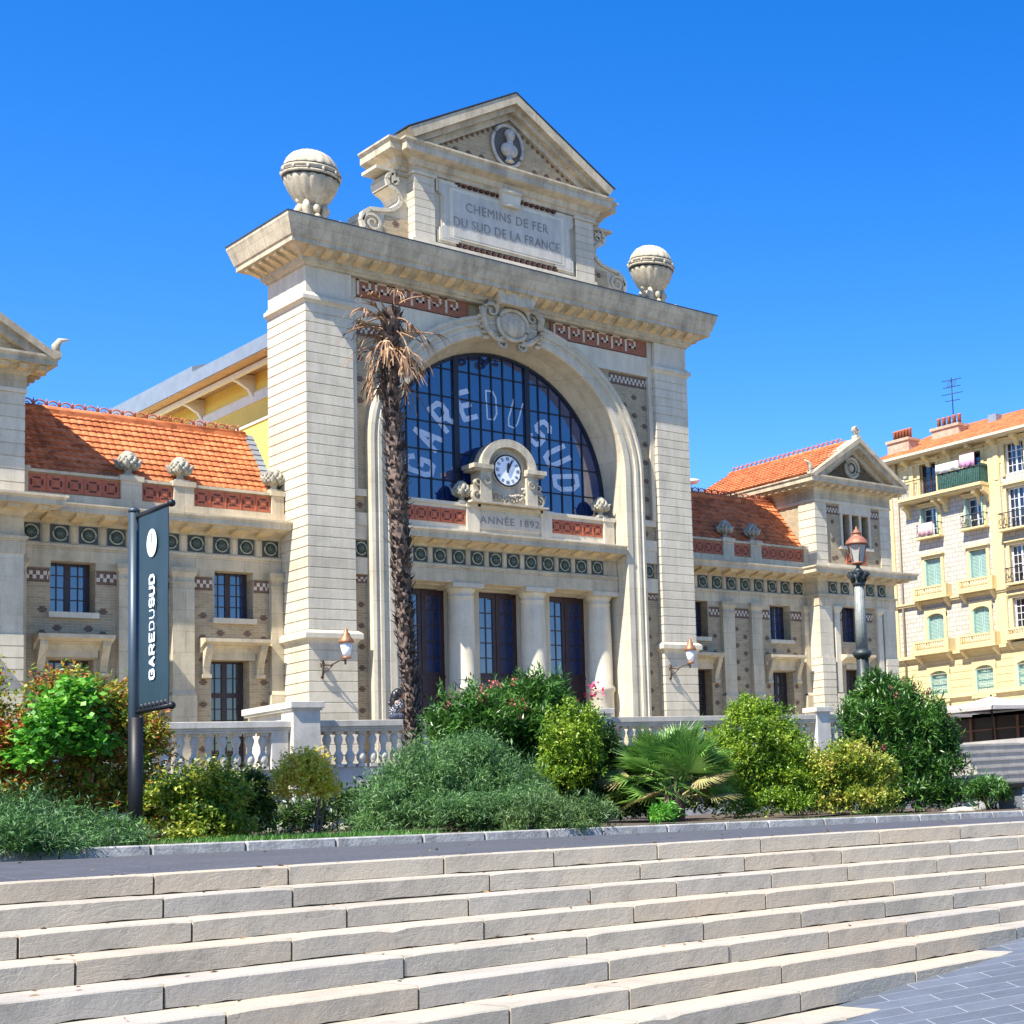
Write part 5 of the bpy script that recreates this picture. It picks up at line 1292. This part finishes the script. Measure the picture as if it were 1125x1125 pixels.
mb.lathe(lx,ly,[(.25,8.02),(.31,8.04),(.31,8.08),(.28,8.10),(.285,8.14),(.23,8.18),(.18,8.24),(.13,8.27),(.125,8.33),(.145,8.34),(.145,8.36),(.08,8.39),(.07,8.44),(.03,8.46),(.02,8.53)],18); mb.build('lantern_cap',COP,sl)
# ---------------- dead palm
BARK=None
def barkm(name,c1,c2):
    m,n,b=nt(name); g=N(n,'NewGeometry'); n1=N(n,'TexNoise',i_Scale=9.,i_Detail=6.); n.links.new(g.outputs[0],n1.inputs['Vector'])
    a=N(n,'Math',operation='ADD'); n.links.new(g.outputs['Random Per Island'],a.inputs[0]); n.links.new(n1.outputs[0],a.inputs[1])
    h=N(n,'Math',operation='MULTIPLY',i_1=.5); n.links.new(a.outputs[0],h.inputs[0])
    n.links.new(ramp(n,h.outputs[0],[(.3,mul(c1,.6)),(.5,c1),(.78,c2)]),b.inputs['Base Color']); b.inputs['Roughness'].default_value=.9; return m
BARK=barkm('palm_boots',(.055,.034,.024),(.27,.19,.14)); STRAW=barkm('dead_frond',(.24,.125,.06),(.52,.34,.19))
pt=thing('palm_tree',(-3.72,-13,1.3),'dead palm with shaggy dark trunk and brown withered fronds before the glazed arch','palm tree')
path=[(-3.70,1.2,.22),(-3.72,3.1,.19),(-3.75,4.3,.165),(-3.84,5.4,.18),(-3.93,7.3,.205),(-4.0,9.3,.215),(-4.1,10.9,.205),(-4.08,11.7,.19),(-4.02,12.4,.17),(-3.95,12.8,.12)]
def tp(z):
    for a,b in zip(path,path[1:]):
        if z<=b[1]: t=(z-a[1])/(b[1]-a[1]); return a[0]+(b[0]-a[0])*t,a[2]+(b[2]-a[2])*t
    return path[-1][0],path[-1][2]
random.seed(4)
mb=MB(); zz=[1.2+.2*k for k in range(58)]
mb.tube([(tp(z)[0],-13,z) for z in zz],[tp(z)[1]*.82*random.uniform(.95,1.05) for z in zz],14,0)
z=1.3;row=0
while z<12.5:
    x,r=tp(z); nb=13
    for k in range(nb):
        a=2*PI*(k+.5*(row%2))/nb+random.uniform(-.14,.14); dx,dy=math.cos(a),math.sin(a); l=random.uniform(.07,.24); w=random.uniform(.025,.08); out=random.uniform(.03,.13)
        if random.random()<.12: l*=1.7; out*=1.7; w*=.5
        bx,by=x+dx*r*.78,-13+dy*r*.78; tx,ty=-dy*w,dx*w; c=z+random.uniform(-.03,.03)
        tip=(bx+dx*out+random.uniform(-.02,.02),by+dy*out,c+l)
        mb.add([(bx-tx,by-ty,c),(bx+tx,by+ty,c),(bx+dx*out*.8+tx*.5,by+dy*out*.8+ty*.5,c+l*.6),(bx+dx*out*.8-tx*.5,by+dy*out*.8-ty*.5,c+l*.6),tip,(bx+dx*.02,by+dy*.02,c+.04)],[(0,1,2,3),(3,2,4),(1,5,2),(0,3,5)])
    z+=.105;row+=1
mb.build('trunk',BARK,pt,recalc=False)
def frond(mb,base,d,l,droop,nl=16,fan=1.1,w=.03,ll=.8,curl=.6):
    # stalk then a fan of folded, hanging blades
    P=[];p=Vector(base);v=Vector(d).normalized()
    for i in range(7): P.append(p.copy()); p+=v*l/6; v=(v+Vector((0,0,-droop/6))).normalized()
    mb.tube([tuple(q) for q in P],[.025-.002*i for i in range(7)],5)
    side=v.cross(Vector((0,0,1)));  side=side.normalized() if side.length>.1 else Vector((1,0,0))
    up=side.cross(v)
    for k in range(nl):
        t=(k/(nl-1)-.5)*2*fan; dd=(v*math.cos(t)+side*math.sin(t)+up*random.uniform(-.2,.2)).normalized(); q=P[-1].copy(); L=ll*random.uniform(.6,1.1); pr=None
        for s in range(4):
            wd=w*(1-s/4.2); n_=dd.cross(up).normalized() if dd.cross(up).length>.05 else side
            a,b=q-n_*wd/2,q+n_*wd/2
            if pr: mb.add([tuple(pr[0]),tuple(pr[1]),tuple(b),tuple(a)],[(0,1,2,3)])
            pr=(a,b); q=q+dd*L/3; dd=(dd+Vector((random.uniform(-.15,.15),random.uniform(-.15,.15),-curl*random.uniform(.6,1.3)))).normalized()
random.seed(12)
for i in range(42):
    a=random.uniform(0,2*PI); el=random.uniform(-.6,1.1); z=random.uniform(11.3,12.7); x,r=tp(z)
    f=MB(); frond(f,(x+.1*math.cos(a),-13+.1*math.sin(a),z),(math.cos(a),math.sin(a),el),random.uniform(.35,.85) if el<.3 else random.uniform(.2,.6),random.uniform(.2,1.4),random.randint(6,11),random.uniform(.3,.9),random.uniform(.03,.055),random.uniform(.35,.75),random.uniform(.25,.9))
    f.build('dead_frond',STRAW,pt,recalc=False)
f=MB(); x,r=tp(11.0)
for i in range(9): frond(f,(x-.2,-13.05,11.6-.12*i),(-1,-.3,-.3),.15,.15,7,.4,.03,.45,1.2)
f.build('dead_frond',STRAW,pt,recalc=False)
# ---------------- shrubs
from mathutils import noise
UP=Vector((0,0,1))
def rnd_dir():
    while True:
        v=Vector((random.uniform(-1,1),random.uniform(-1,1),random.uniform(-1,1)))
        if .05<v.length<1: return v.normalized()
def leaf(mb,p,d,l,w,m=0,fold=.25,bend=0):
    d=d.normalized(); s=d.cross(UP); s=s.normalized() if s.length>.05 else Vector((1,0,0)); nn=s.cross(d)
    a=random.uniform(-1,1); s=(s*math.cos(a)+nn*math.sin(a)); nn=s.cross(d)
    q=p+d*l*.45
    mb.add([p,q-s*w/2+nn*w*fold,q+s*w/2+nn*w*fold,p+d*l-nn*bend*l],[(0,1,2),(1,3,2)],m) if False else mb.add([tuple(p),tuple(q-s*w/2),tuple(p+d*l-UP*bend*l),tuple(q+s*w/2)],[(0,1,2,3)],m)
def shrub(name,label,cat,loc,lobes,n,ll,lw,mat,style='leafy',stem=True,per=7,upb=.45,blossom=None,bl_n=0,seed=1,droop=.15,group=None,inner=.35,twig=.16,rag=.26,nst=9):
    random.seed(seed)
    x,y,z=loc; g=thing(name,(x,y,z),label,cat,group)
    big=list(lobes); lobes=list(lobes)
    for l in big:
        if max(l[3:6])>.45:
            for q_ in range(7):
                d=rnd_dir(); d.z=abs(d.z)*.9-.1; d.y-=.35; d.normalize(); k_=random.uniform(.26,.42)
                lobes.append((l[0]+d.x*l[3]*.82,l[1]+d.y*l[4]*.82,l[2]+d.z*l[5]*.82,l[3]*k_,l[4]*k_,l[5]*k_*random.uniform(.9,1.3)))
    vol=[l[3]*l[4]+l[3]*l[5]+l[4]*l[5] for l in lobes]; tot=sum(vol); mb=MB()
    for l,vv in zip(lobes,vol):
        c=Vector((x+l[0],y+l[1],z+l[2])); R=Vector(l[3:6])
        for i in range(int(n*vv/tot/per)):
            d=rnd_dir(); 
            if d.z<-.45: d.z*=-.6
            q0=c+Vector((d.x*R.x,d.y*R.y,d.z*R.z)); nz=noise.noise(q0*3.1+Vector((seed,0,0))); nf=noise.noise(q0*8.5+Vector((0,seed,0)))
            outer=random.random()>inner; shoot=False
            if outer:
                t=random.uniform(.84,1.04)*(1+rag*nz*1.3+rag*.55*nf)
                if nf+nz*.5<-.22 and random.random()<.8: t*=random.uniform(.55,.82)
                if random.random()<.035 and d.z>-.1: t*=random.uniform(1.06,1.2); shoot=True
            else: t=random.uniform(.35,.85)
            p=c+Vector((d.x*R.x,d.y*R.y,d.z*R.z))*t
            if p.z<z: continue
            sd=(d*(.8 if shoot else 1)+UP*(upb+(.6 if shoot else 0))+rnd_dir()*.35).normalized(); tl=twig*random.uniform(.6,1.5)*(1.5 if shoot else 1)
            for k in range(per):
                u=(k+.5)/per; q=p+sd*tl*(u-.5)
                ld=(sd*(.5 if style!='whorl' else .45)+rnd_dir()*.9 - UP*droop).normalized()
                leaf(mb,q,ld,ll*random.uniform(.7,1.2),lw*random.uniform(.75,1.2),0,bend=droop*random.uniform(0,.6))
    fo=mb.build('foliage',mat,g,recalc=False)
    if stem:
        mb=MB(); 
        for i in range(nst):
            l=random.choice(lobes); a=random.uniform(0,2*PI); e=Vector((x+l[0]+l[3]*.5*math.cos(a),y+l[1]+l[4]*.5*math.sin(a),z+l[2]+l[5]*.3))
            s=Vector((x+random.uniform(-.25,.25),y+random.uniform(-.15,.15),z-.1)); m_=(s+e)/2+Vector((random.uniform(-.1,.1),0,.1))
            mb.tube([tuple(s),tuple(m_),tuple(e)],[.03,.02,.008],6)
        mb.build('stems',plain('stem_'+name,(.12,.08,.05),.9,0,.3,9),g)
    if bl_n:
        mb=MB()
        for i in range(bl_n):
            l=random.choice(big); d=rnd_dir(); d.z=abs(d.z)+.15; d.y=-abs(d.y); d.normalize()
            p=Vector((x+l[0]+d.x*l[3]*1.06,y+l[1]+d.y*l[4]*1.06,z+l[2]+d.z*l[5]*1.08))
            for k in range(14):
                q=p+rnd_dir()*.07
                for j in range(5):
                    leaf(mb,q,rnd_dir()-Vector((0,.6,0))+UP*.3,.045,.035)
        mb.build('blossoms',blossom,g,recalc=False)
    return g
OLE=leafm('leaf_oleander',[(.018,.055,.010),(.045,.13,.018),(.085,.21,.03),(.16,.30,.06)],.35,.3)
GREY=leafm('leaf_grey_green',[(.035,.085,.028),(.07,.165,.048),(.13,.27,.075),(.24,.40,.12)],.5,.3,2.5)
LIME=leafm('leaf_lime',[(.05,.12,.012),(.14,.27,.02),(.28,.42,.03),(.46,.54,.06)],.45,.4,1.6)
NAND=leafm('leaf_autumn',[(.03,.07,.015),(.07,.15,.02),(.16,.27,.03),(.36,.40,.04),(.50,.32,.04),(.48,.12,.04),(.42,.06,.035)],.45,.4,1.3)
VINE=leafm('leaf_vine',[(.03,.15,.012),(.08,.30,.02),(.15,.42,.04),(.24,.50,.06)],.5,.4)
GOLD=leafm('leaf_gold',[(.45,.50,.04),(.66,.62,.06),(.80,.66,.10),(.80,.55,.14),(.6,.3,.1)],.45,.45,1.5)
DKGR=leafm('leaf_dark',[(.012,.035,.010),(.03,.075,.015),(.06,.13,.02),(.15,.17,.03)],.4,.25)
MIXY=leafm('leaf_green_gold',[(.04,.10,.015),(.10,.20,.02),(.28,.36,.03),(.52,.54,.07),(.62,.44,.16)],.45,.4,1.7)
PINK=plain('blossom_pink',(.62,.20,.20),.6,0,.3,20); MAG=plain('blossom_magenta',(.60,.03,.12),.6,0,.3,20)
def Z(x,y): return zg(x)+.12+.33*(y+21.8)/16.9
def sh(name,label,cat,x,y,lobes,*a,**k): return shrub(name,label,cat,(x,y,Z(x,y)),lobes,*a,group='shrubs in the planting bed',**k)
sh('willowy_shrub','low grey-green feathery shrub spilling over the kerb at the left edge','shrub',-12.6,-20.6,[(-1.0,0,.25,.85,.6,.48),(.0,-.1,.15,.72,.6,.4),(-.4,.2,.42,.62,.5,.38),(.68,.0,.08,.42,.5,.24),(-.1,-.9,.0,.85,.45,.28),(-1.1,-1.2,.1,.8,.5,.4),(-.55,-1.5,-.05,.55,.35,.25)],40000,.1,.014,leafm('leaf_dark_feather',[(.018,.05,.015),(.04,.11,.03),(.09,.21,.05),(.17,.33,.08)],.5,.25,2.5),per=9,upb=.35,seed=2,twig=.24,stem=False)
sh('autumn_shrub','large mound of red, orange and yellow-green leaves left of the banner post','shrub',-11.9,-18.6,[(-.9,0,1.3,.95,.7,1.1),(.15,.1,1.3,.95,.7,1.1),(.75,0,1.0,.75,.6,1.15),(-.3,0,.5,1.6,.7,.9),(.45,-.1,1.8,.55,.4,.5),(-1.5,0,.8,.8,.6,.9),(.6,-.3,.4,.8,.6,.6)],52000,.085,.04,NAND,seed=3,per=8,stem=False)
sh('climbing_shrub','bright green broad-leaved climber growing out of the top of the autumn-coloured mound','shrub',-12.05,-19.3,[(0,0,1.75,.42,.3,.42),(.18,0,2.1,.24,.25,.3),(-.2,0,1.5,.36,.3,.3),(.35,0,1.4,.3,.25,.28),(-.45,0,1.2,.22,.25,.2)],2300,.10,.09,VINE,seed=4,per=4,upb=.1,twig=.2,stem=False)
sh('mottled_shrub','small dark shrub with yellow and pink tips just right of the banner post','shrub',-10.4,-19.5,[(0,0,.45,.72,.5,.6),(.15,-.1,.8,.4,.35,.42),(-.35,0,.6,.4,.35,.45),(0,-.2,.1,.75,.5,.4)],17000,.075,.034,MIXY,seed=5,stem=False)
sh('young_gold_tree','slender young shrub with golden yellow leaves on a thin bare stem','shrub',-9.05,-19.9,[(0,0,.78,.36,.3,.36),(.15,0,1.08,.2,.2,.25),(-.12,0,1.0,.18,.18,.28),(.28,0,.72,.2,.2,.2)],6500,.07,.036,GOLD,seed=6,inner=.1,twig=.2,nst=2)
sh('dark_shrub','narrow dark green shrub with small leaves behind the golden sapling','shrub',-9.6,-19.2,[(0,0,.4,.42,.35,.6),(.1,0,.75,.25,.22,.32)],9500,.075,.032,DKGR,seed=7,stem=False)
sh('rosemary_bush','very wide grey-green feathery bush mounded in front of the palm trunk','shrub',-6.1,-19.0,[(-1.05,-.2,.38,.75,.8,.58),(-.35,0,.72,.95,.8,.74),(.45,0,.78,.85,.8,.74),(-.2,-.9,.2,1.2,.7,.5),(.8,-.3,.42,.6,.7,.58),(-1.35,0,.2,.5,.5,.4),(.2,.2,1.1,.6,.5,.42),(.45,-.9,.1,.8,.6,.45)],110000,.10,.014,GREY,per=9,upb=.3,seed=8,twig=.24,stem=False)
sh('trailing_bush','low tuft of feathery green leaves hanging over the kerb below the wide bush','shrub',-5.65,-21.3,[(-.3,0,.2,.6,.55,.36),(.4,0,.15,.6,.5,.33),(0,-.45,-.05,.5,.35,.28)],20000,.1,.014,leafm('leaf_feathery',[(.03,.08,.02),(.06,.13,.03),(.11,.2,.05),(.2,.28,.07)],.5,.25,2.),per=9,upb=.1,seed=9,twig=.22,stem=False)
olg=sh('flowering_oleander','broad oleander hedge with faded pink flowers in front of the portal doors','oleander',-3.5,-16.2,[(-.85,0,1.6,.8,.7,1.15),(-.4,0,1.65,1.0,.7,1.1),(.5,0,1.75,1.0,.7,1.12),(1.35,0,1.3,.8,.7,1.1),(.4,.1,.7,1.6,.7,.9),(.9,0,2.1,.6,.5,.75)],56000,.17,.036,OLE,per=9,upb=.8,seed=10,blossom=PINK,bl_n=26,twig=.3,droop=.0,stem=False)
sh('lime_shrub','yellow-green small-leaved shrub growing through the front of the central oleander','shrub',-2.95,-17.6,[(0,0,1.6,.6,.4,.75),(.2,0,1.15,.55,.4,.55),(-.25,0,.9,.5,.4,.55)],15000,.075,.032,LIME,seed=11,stem=False)
sh('shade_bush','dense dark green bush between the central oleander and the fan palm','shrub',-1.9,-16.9,[(-.3,0,.8,1.0,.6,.9),(.5,0,.7,.9,.6,.85),(0,0,1.5,.5,.4,.6),(0,-.6,.3,1.2,.5,.5)],26000,.14,.034,DKGR,per=8,upb=.6,seed=13,stem=False)
sh('berry_shrub','tall light green shrub with reddish specks, right of the fan palm','shrub',1.35,-18.0,[(0,0,1.4,1.15,.7,1.05),(.4,0,.8,1.2,.8,.95),(-.6,0,.9,.95,.6,1.0),(.75,0,1.3,.6,.6,.75),(-.35,0,2.15,.3,.28,.5),(.3,0,2.1,.42,.3,.45),(0,-.4,.2,1.2,.6,.5)],48000,.08,.034,LIME,seed=14,stem=False)
sh('golden_shrub','rounded shrub of cream, gold and pink-tinged leaves before the right oleander','shrub',3.2,-18.8,[(0,0,.85,.95,.6,.8),(.55,0,.6,.8,.5,.75),(-.55,0,.8,.6,.5,.75),(0,-.3,.25,1.1,.5,.45)],30000,.08,.036,MIXY,seed=15,stem=False)
sh('tall_oleander','tallest dark green oleander with pink flower heads at the right end of the bed','oleander',6.2,-17.4,[(-.6,0,1.9,1.0,.8,1.2),(.5,0,1.9,1.0,.8,1.1),(-.3,0,.8,1.5,.9,1.0),(.6,0,.9,1.4,.9,1.0),(-.65,0,2.8,.45,.4,.55),(.15,0,2.65,.5,.4,.55),(1.1,0,1.4,.65,.6,1.0),(0,-.4,.3,1.5,.7,.6)],70000,.18,.038,OLE,per=9,upb=.8,seed=16,blossom=PINK,bl_n=12,twig=.3,droop=.0,stem=False)
sh('low_oleander_shoot','small sprawling oleander shoot over the rocks at the far right of the bed','oleander',6.9,-19.6,[(0,0,.35,.6,.4,.4)],2600,.17,.032,OLE,per=8,upb=.6,seed=17,twig=.25)
sh('ground_plant','low spreading dark plant at the right end of the bed beside the kerb','shrub',7.6,-21.2,[(0,0,.1,.9,.4,.25),(1.2,.1,.12,.8,.4,.25)],3500,.12,.035,DKGR,per=7,seed=23,stem=False)
sh('undergrowth_shrub','low dark undergrowth filling the bed behind the other shrubs below the balustrade','shrub',-2.0,-15.4,[(-4.6,0,.3,2.,.7,.8),(-1.5,0,.3,2.2,.7,.9),(1.5,0,.3,2.2,.7,.9),(4.5,0,.3,2.2,.7,.9),(7.5,0,.3,2.2,.7,.8)],42000,.13,.04,DKGR,per=7,seed=19,stem=False)
# magenta bloom
random.seed(2); mb=MB()
for k in range(40): leaf(mb,Vector((-1.95,-16.95,3.95))+rnd_dir()*Vector((.1,.1,.2)).length*.7,rnd_dir(),.08,.07)
mb.build('magenta_blossom',MAG,olg,recalc=False)
# fan palm
random.seed(31)
fp=thing('fan_palm',(-1.1,-18.3,Z(-1.1,-18.3)),'squat fan palm with bright green fans and straw-coloured dying ones, between the shrubs','palm')
FANG=leafm('leaf_fan',[(.06,.16,.03),(.13,.29,.05),(.26,.42,.09)],.35,.3,2.); FANY=leafm('leaf_fan_dry',[(.25,.24,.07),(.45,.42,.16),(.40,.28,.14)],.6,.3); 
def fan(base,tipdir,stalk,r,mat,nseg=26,spread=2.4):
    mb=MB(); p=Vector(base); d=Vector(tipdir).normalized(); e=p+d*stalk; mb.tube([tuple(p),tuple((p+e)/2+UP*.04),tuple(e)],[.018,.014,.01],5)
    s=d.cross(UP).normalized() if abs(d.z)<.95 else Vector((1,0,0)); u=s.cross(d)
    tl=random.uniform(-.5,.5); s2=s*math.cos(tl)+u*math.sin(tl); u2=s2.cross(d)
    for k in range(nseg):
        t=(k/(nseg-1)-.5)*spread; q=(d*math.cos(t)+s2*math.sin(t)).normalized(); w=r*.05; L=r*random.uniform(.85,1.08)
        n_=q.cross(u2).normalized(); m_=e+q*L*.55+u2*.02; tip=e+q*L-UP*.12*L*random.random()
        mb.add([tuple(e-n_*w*.15),tuple(m_-n_*w*.5),tuple(tip),tuple(m_+n_*w*.5),tuple(e+n_*w*.15)],[(0,1,2,3,4)])
    return mb.build('frond',mat,fp,recalc=False)
bz=Z(-1.1,-18.3)
for i in range(95):
    a=2*PI*i*.618+random.uniform(-.2,.2); el=random.uniform(-.2,1.35) 
    y=math.sin(a); d=Vector((math.cos(a),y,math.tan(el) if el<1.2 else 2.4)).normalized()
    dry=el<.12 and random.random()<.7
    fan((-1.1+.12*math.cos(a),-18.3+.12*math.sin(a),bz+random.uniform(.45,.95)),d,random.uniform(.4,.8),random.uniform(.6,.82),FANY if dry else FANG)
mb=MB(); mb.lathe(-1.1,-18.3,[(.2,bz-.1),(.22,bz+.4),(.14,bz+.8),(.05,bz+.95)],12)
mb.build('trunk',BARK,fp)
# small sprigs and grass
sh('seedling_shrub','small bright green seedling at the kerb beneath the fan palm','shrub',-3.3,-21.0,[(0,0,.16,.28,.2,.18)],500,.14,.03,VINE,per=6,upb=.8,seed=18,stem=False)
random.seed(77); mb=MB()
for k in range(9000):
    x=random.uniform(-13,-7.6); y=random.uniform(-21.7,-19.6)
    if random.random()>.35+.65*(1 if -11<x<-8 else 0): continue
    z=Z(x,y)-.05; leaf(mb,Vector((x,y,z)),UP+rnd_dir()*.6,random.uniform(.07,.17),.012)
for k in range(5000):
    x=random.uniform(-7,4); y=random.uniform(-21.7,-20.4); z=Z(x,y)-.05; leaf(mb,Vector((x,y,z)),UP*.6+rnd_dir(),random.uniform(.05,.1),.018)
tag(mb.build('grass',leafm('leaf_grass',[(.04,.13,.015),(.08,.24,.03),(.16,.34,.05)],.5,.4),recalc=False),kind='stuff')
random.seed(99); mb=MB()
for k in range(420):
    x=random.uniform(-17,2); kk=random.choice((-1,-1,0,0,1,2,3,4,5,6)); Y0,T_=ks(x)
    if kk<0: y=random.uniform(Y0+.4,-22.1); t=(y-Y0-.33)/(-21.9-Y0-.33); z=zs(x)*(1-t)+zg(x)*t+.004
    else: y=Y0-T_*kk+T_*(1-random.random()**2*.9)-.02 if kk else Y0+random.uniform(.05,.3); z=zs(x)-.15*kk+.004
    if kk>0: y=min(y,Y0-T_*(kk-1)-.01)
    d=rnd_dir(); d.z*=.15; leaf(mb,Vector((x,y,z)),d,random.uniform(.03,.07),random.uniform(.012,.03))
tag(mb.build('fallen_leaves',plain('leaf_dry',(.20,.12,.05),.9,0,.5,9),recalc=False),kind='stuff')
# ---------------- person on the rail
pp=None
def skin_fig(edges,pts,rad,name,mat,parent=None,sub=2):
    me=bpy.data.meshes.new(name); me.from_pydata([Vector(p)-Vector(pts[0]) for p in pts],edges,[]); ob=bpy.data.objects.new(name,me); COL.objects.link(ob)
    md=ob.modifiers.new('s','SKIN'); 
    for v,r in zip(me.skin_vertices[0].data,rad): v.radius=(r,r) if not isinstance(r,tuple) else r; v.use_root=False
    me.skin_vertices[0].data[0].use_root=True
    md.use_smooth_shade=True
    s=ob.modifiers.new('u','SUBSURF'); s.levels=sub; s.render_levels=sub
    bpy.context.view_layer.update()
    m2=bpy.data.meshes.new_from_object(ob.evaluated_get(bpy.context.evaluated_depsgraph_get())); bpy.data.objects.remove(ob)
    m2.materials.clear(); m2.materials.append(mat); o2=bpy.data.objects.new(name,m2); COL.objects.link(o2); place(o2,pts[0],parent); return o2
SKIN=plain('skin',(.50,.27,.17),.5,0,.05); HAIR=plain('hair_black',(.012,.010,.010),.4,0,.3,30)
m,n_,b_=nt('top_patterned'); g_=geo(n_); vn=N(n_,'TexVoronoi',i_Scale=26.); n_.links.new(g_,vn.inputs['Vector']); n_.links.new(ramp(n_,vn.outputs['Distance'],[(.28,(.6,.6,.6)),(.36,(.03,.03,.04))]),b_.inputs['Base Color']); TOP=m
WX,WY,WZ=-.03,-4.98,3.26
def wp(a,b,c): return (WX+a,WY+b,WZ+c)
body_pts=[wp(0,0,1.04),wp(0,0,1.19),wp(.03,0,1.36),wp(.05,0,1.47),wp(.08,-.02,1.56),wp(.11,-.03,1.66),
 wp(0,-.19,1.42),wp(.13,-.25,1.18),wp(.27,-.15,1.36),wp(.28,-.10,1.47), wp(0,.19,1.42),wp(.12,.25,1.18),wp(.28,.14,1.34),wp(.30,.1,1.45),
 wp(.02,-.1,1.02),wp(.44,-.02,1.06),wp(.52,.2,.64),wp(.6,.32,.6), wp(.02,.1,1.02),wp(.42,.18,1.06),wp(.48,.36,.62),wp(.58,.46,.58)]
body_e=[(0,1),(1,2),(2,3),(3,4),(4,5),(2,6),(6,7),(7,8),(8,9),(2,10),(10,11),(11,12),(12,13),(0,14),(14,15),(15,16),(16,17),(0,18),(18,19),(19,20),(20,21)]
rad=[.15,.13,.14,.055,.075,.085,.06,.045,.033,.025,.06,.045,.033,.025,.095,.065,.045,.04,.095,.065,.045,.04]
pe=thing('person',(WX,WY,WZ+.95),'dark-haired person in a patterned top sitting on the balustrade rail beside the palm trunk','person')
body=skin_fig(body_e,body_pts,rad,'body',SKIN,pe)
shirt=skin_fig([(0,1),(1,2),(2,3),(2,4),(3,5),(4,6)],[wp(0,0,1.0),wp(0,0,1.16),wp(.03,0,1.38),wp(0,-.2,1.41),wp(0,.2,1.41),wp(.11,-.255,1.22),wp(.10,.255,1.22)],[.19,.175,.165,.085,.085,.07,.07],'patterned_top',TOP,pe)
mb=MB(); mb.ball(wp(.06,-.02,1.66),.125,.125,.14,14); mb.ball(wp(-.02,-.02,1.55),.1,.12,.2,12); mb.ball(wp(-.06,0,1.42),.08,.12,.2,12); mb.build('hair',HAIR,pe)
mb=MB(); hx,hy,hz=wp(.11,-.03,1.64)
mb.ball((hx+.075,hy,hz),.055,.07,.1,12,0); mb.ball((hx+.135,hy,hz),.02,.016,.028,8,0); mb.ball((hx+.1,hy-.035,hz+.02),.014,.018,.012,6,1); mb.ball((hx+.1,hy+.035,hz+.02),.014,.018,.012,6,1); mb.ball((hx+.11,hy,hz-.05),.012,.026,.01,8,2)
mb.build('face',[SKIN,BLACK,plain('lips',(.4,.1,.1),.5)],pe)
for s in (-1,1):
    mb=MB(); bx,by,bz_=wp(.29,.1*s,1.46)
    mb.ball((bx,by,bz_+.02),.022,.036,.045,8)
    for k in range(4): 
        o=(k-1.5)*.017; L=(.07,.08,.075,.058)[k]; mb.tube([(bx,by+o,bz_+.05),(bx-.012,by+o*1.1,bz_+.05+L*.55),(bx-.04,by+o*1.1,bz_+.05+L)],[.0095,.0085,.007],6)
    mb.tube([(bx,by-.03*s,bz_),(bx-.02,by-.055*s,bz_+.03),(bx-.035,by-.05*s,bz_+.06)],[.011,.01,.008],6)
    mb.build('hand',SKIN,pe)
mb=MB(); mb.tube([wp(-.02,-.09,1.04),wp(.44,-.02,1.07),wp(.52,.2,.66)],[.13,.09,.065],12); mb.tube([wp(-.02,.1,1.04),wp(.42,.18,1.07),wp(.48,.36,.64)],[.13,.09,.065],12); mb.ball(wp(0,0,1.06),.17,.2,.12,12); mb.build('trousers',plain('denim',(.05,.06,.09),.9),pe)
# ---------------- light, sky, camera
sc.world=bpy.data.worlds.new('World'); w=sc.world; w.use_nodes=True; wn_=w.node_tree; wn_.nodes.clear()
SUND=Vector((-.72,-.205,1.0)).normalized()
el=math.asin(SUND.z); az=math.atan2(SUND.x,SUND.y)
sky=wn_.nodes.new('ShaderNodeTexSky'); sky.sky_type='NISHITA'; sky.sun_disc=False; sky.sun_elevation=el; sky.sun_rotation=az; sky.altitude=0; sky.air_density=SKY_AIR; sky.dust_density=SKY_DUST; sky.ozone_density=SKY_OZ
bg=wn_.nodes.new('ShaderNodeBackground'); bg.inputs[1].default_value=SKY_S; out=wn_.nodes.new('ShaderNodeOutputWorld')
hs=wn_.nodes.new('ShaderNodeHueSaturation'); hs.inputs['Saturation'].default_value=SKY_SAT; hs.inputs['Hue'].default_value=SKY_HUE
wn_.links.new(sky.outputs[0],hs.inputs['Color']); wn_.links.new(hs.outputs[0],bg.inputs[0]); wn_.links.new(bg.outputs[0],out.inputs[0])
ld=bpy.data.lights.new('sun','SUN'); ld.energy=SUN_E; ld.angle=math.radians(.5); ld.color=(1,.95,.86)
lo=bpy.data.objects.new('sun',ld); COL.objects.link(lo); lo.rotation_euler=SUND.to_track_quat('Z','Y').to_euler()
cd=bpy.data.cameras.new('camera'); co=bpy.data.objects.new('camera',cd); COL.objects.link(co)
R0=Vector((0.6167284732,-0.7845441896,-0.0643148888)); R1=Vector((0.0414364443,0.1139457037,-0.9926224850)); R2=Vector((0.7860846083,0.6095135693,0.1027822815))
mt=Matrix((( R0.x,-R1.x,-R2.x,-19.6210746),(R0.y,-R1.y,-R2.y,-43.6272307),(R0.z,-R1.z,-R2.z,1.65),(0,0,0,1)))
co.matrix_world=mt
cd.sensor_width=36; cd.sensor_fit='HORIZONTAL'; cd.lens=1631.493/1125*36; cd.shift_x=(562.5-1200)/1125; cd.shift_y=(680-562.5)/1125; cd.clip_start=.1; cd.clip_end=3000
sc.camera=co
sc.render.engine='CYCLES'; sc.render.resolution_x=1024; sc.render.resolution_y=1024
sc.cycles.max_bounces=6
sc.view_settings.view_transform='Standard'; sc.view_settings.look='None'; sc.view_settings.exposure=EXPO; sc.view_settings.gamma=1
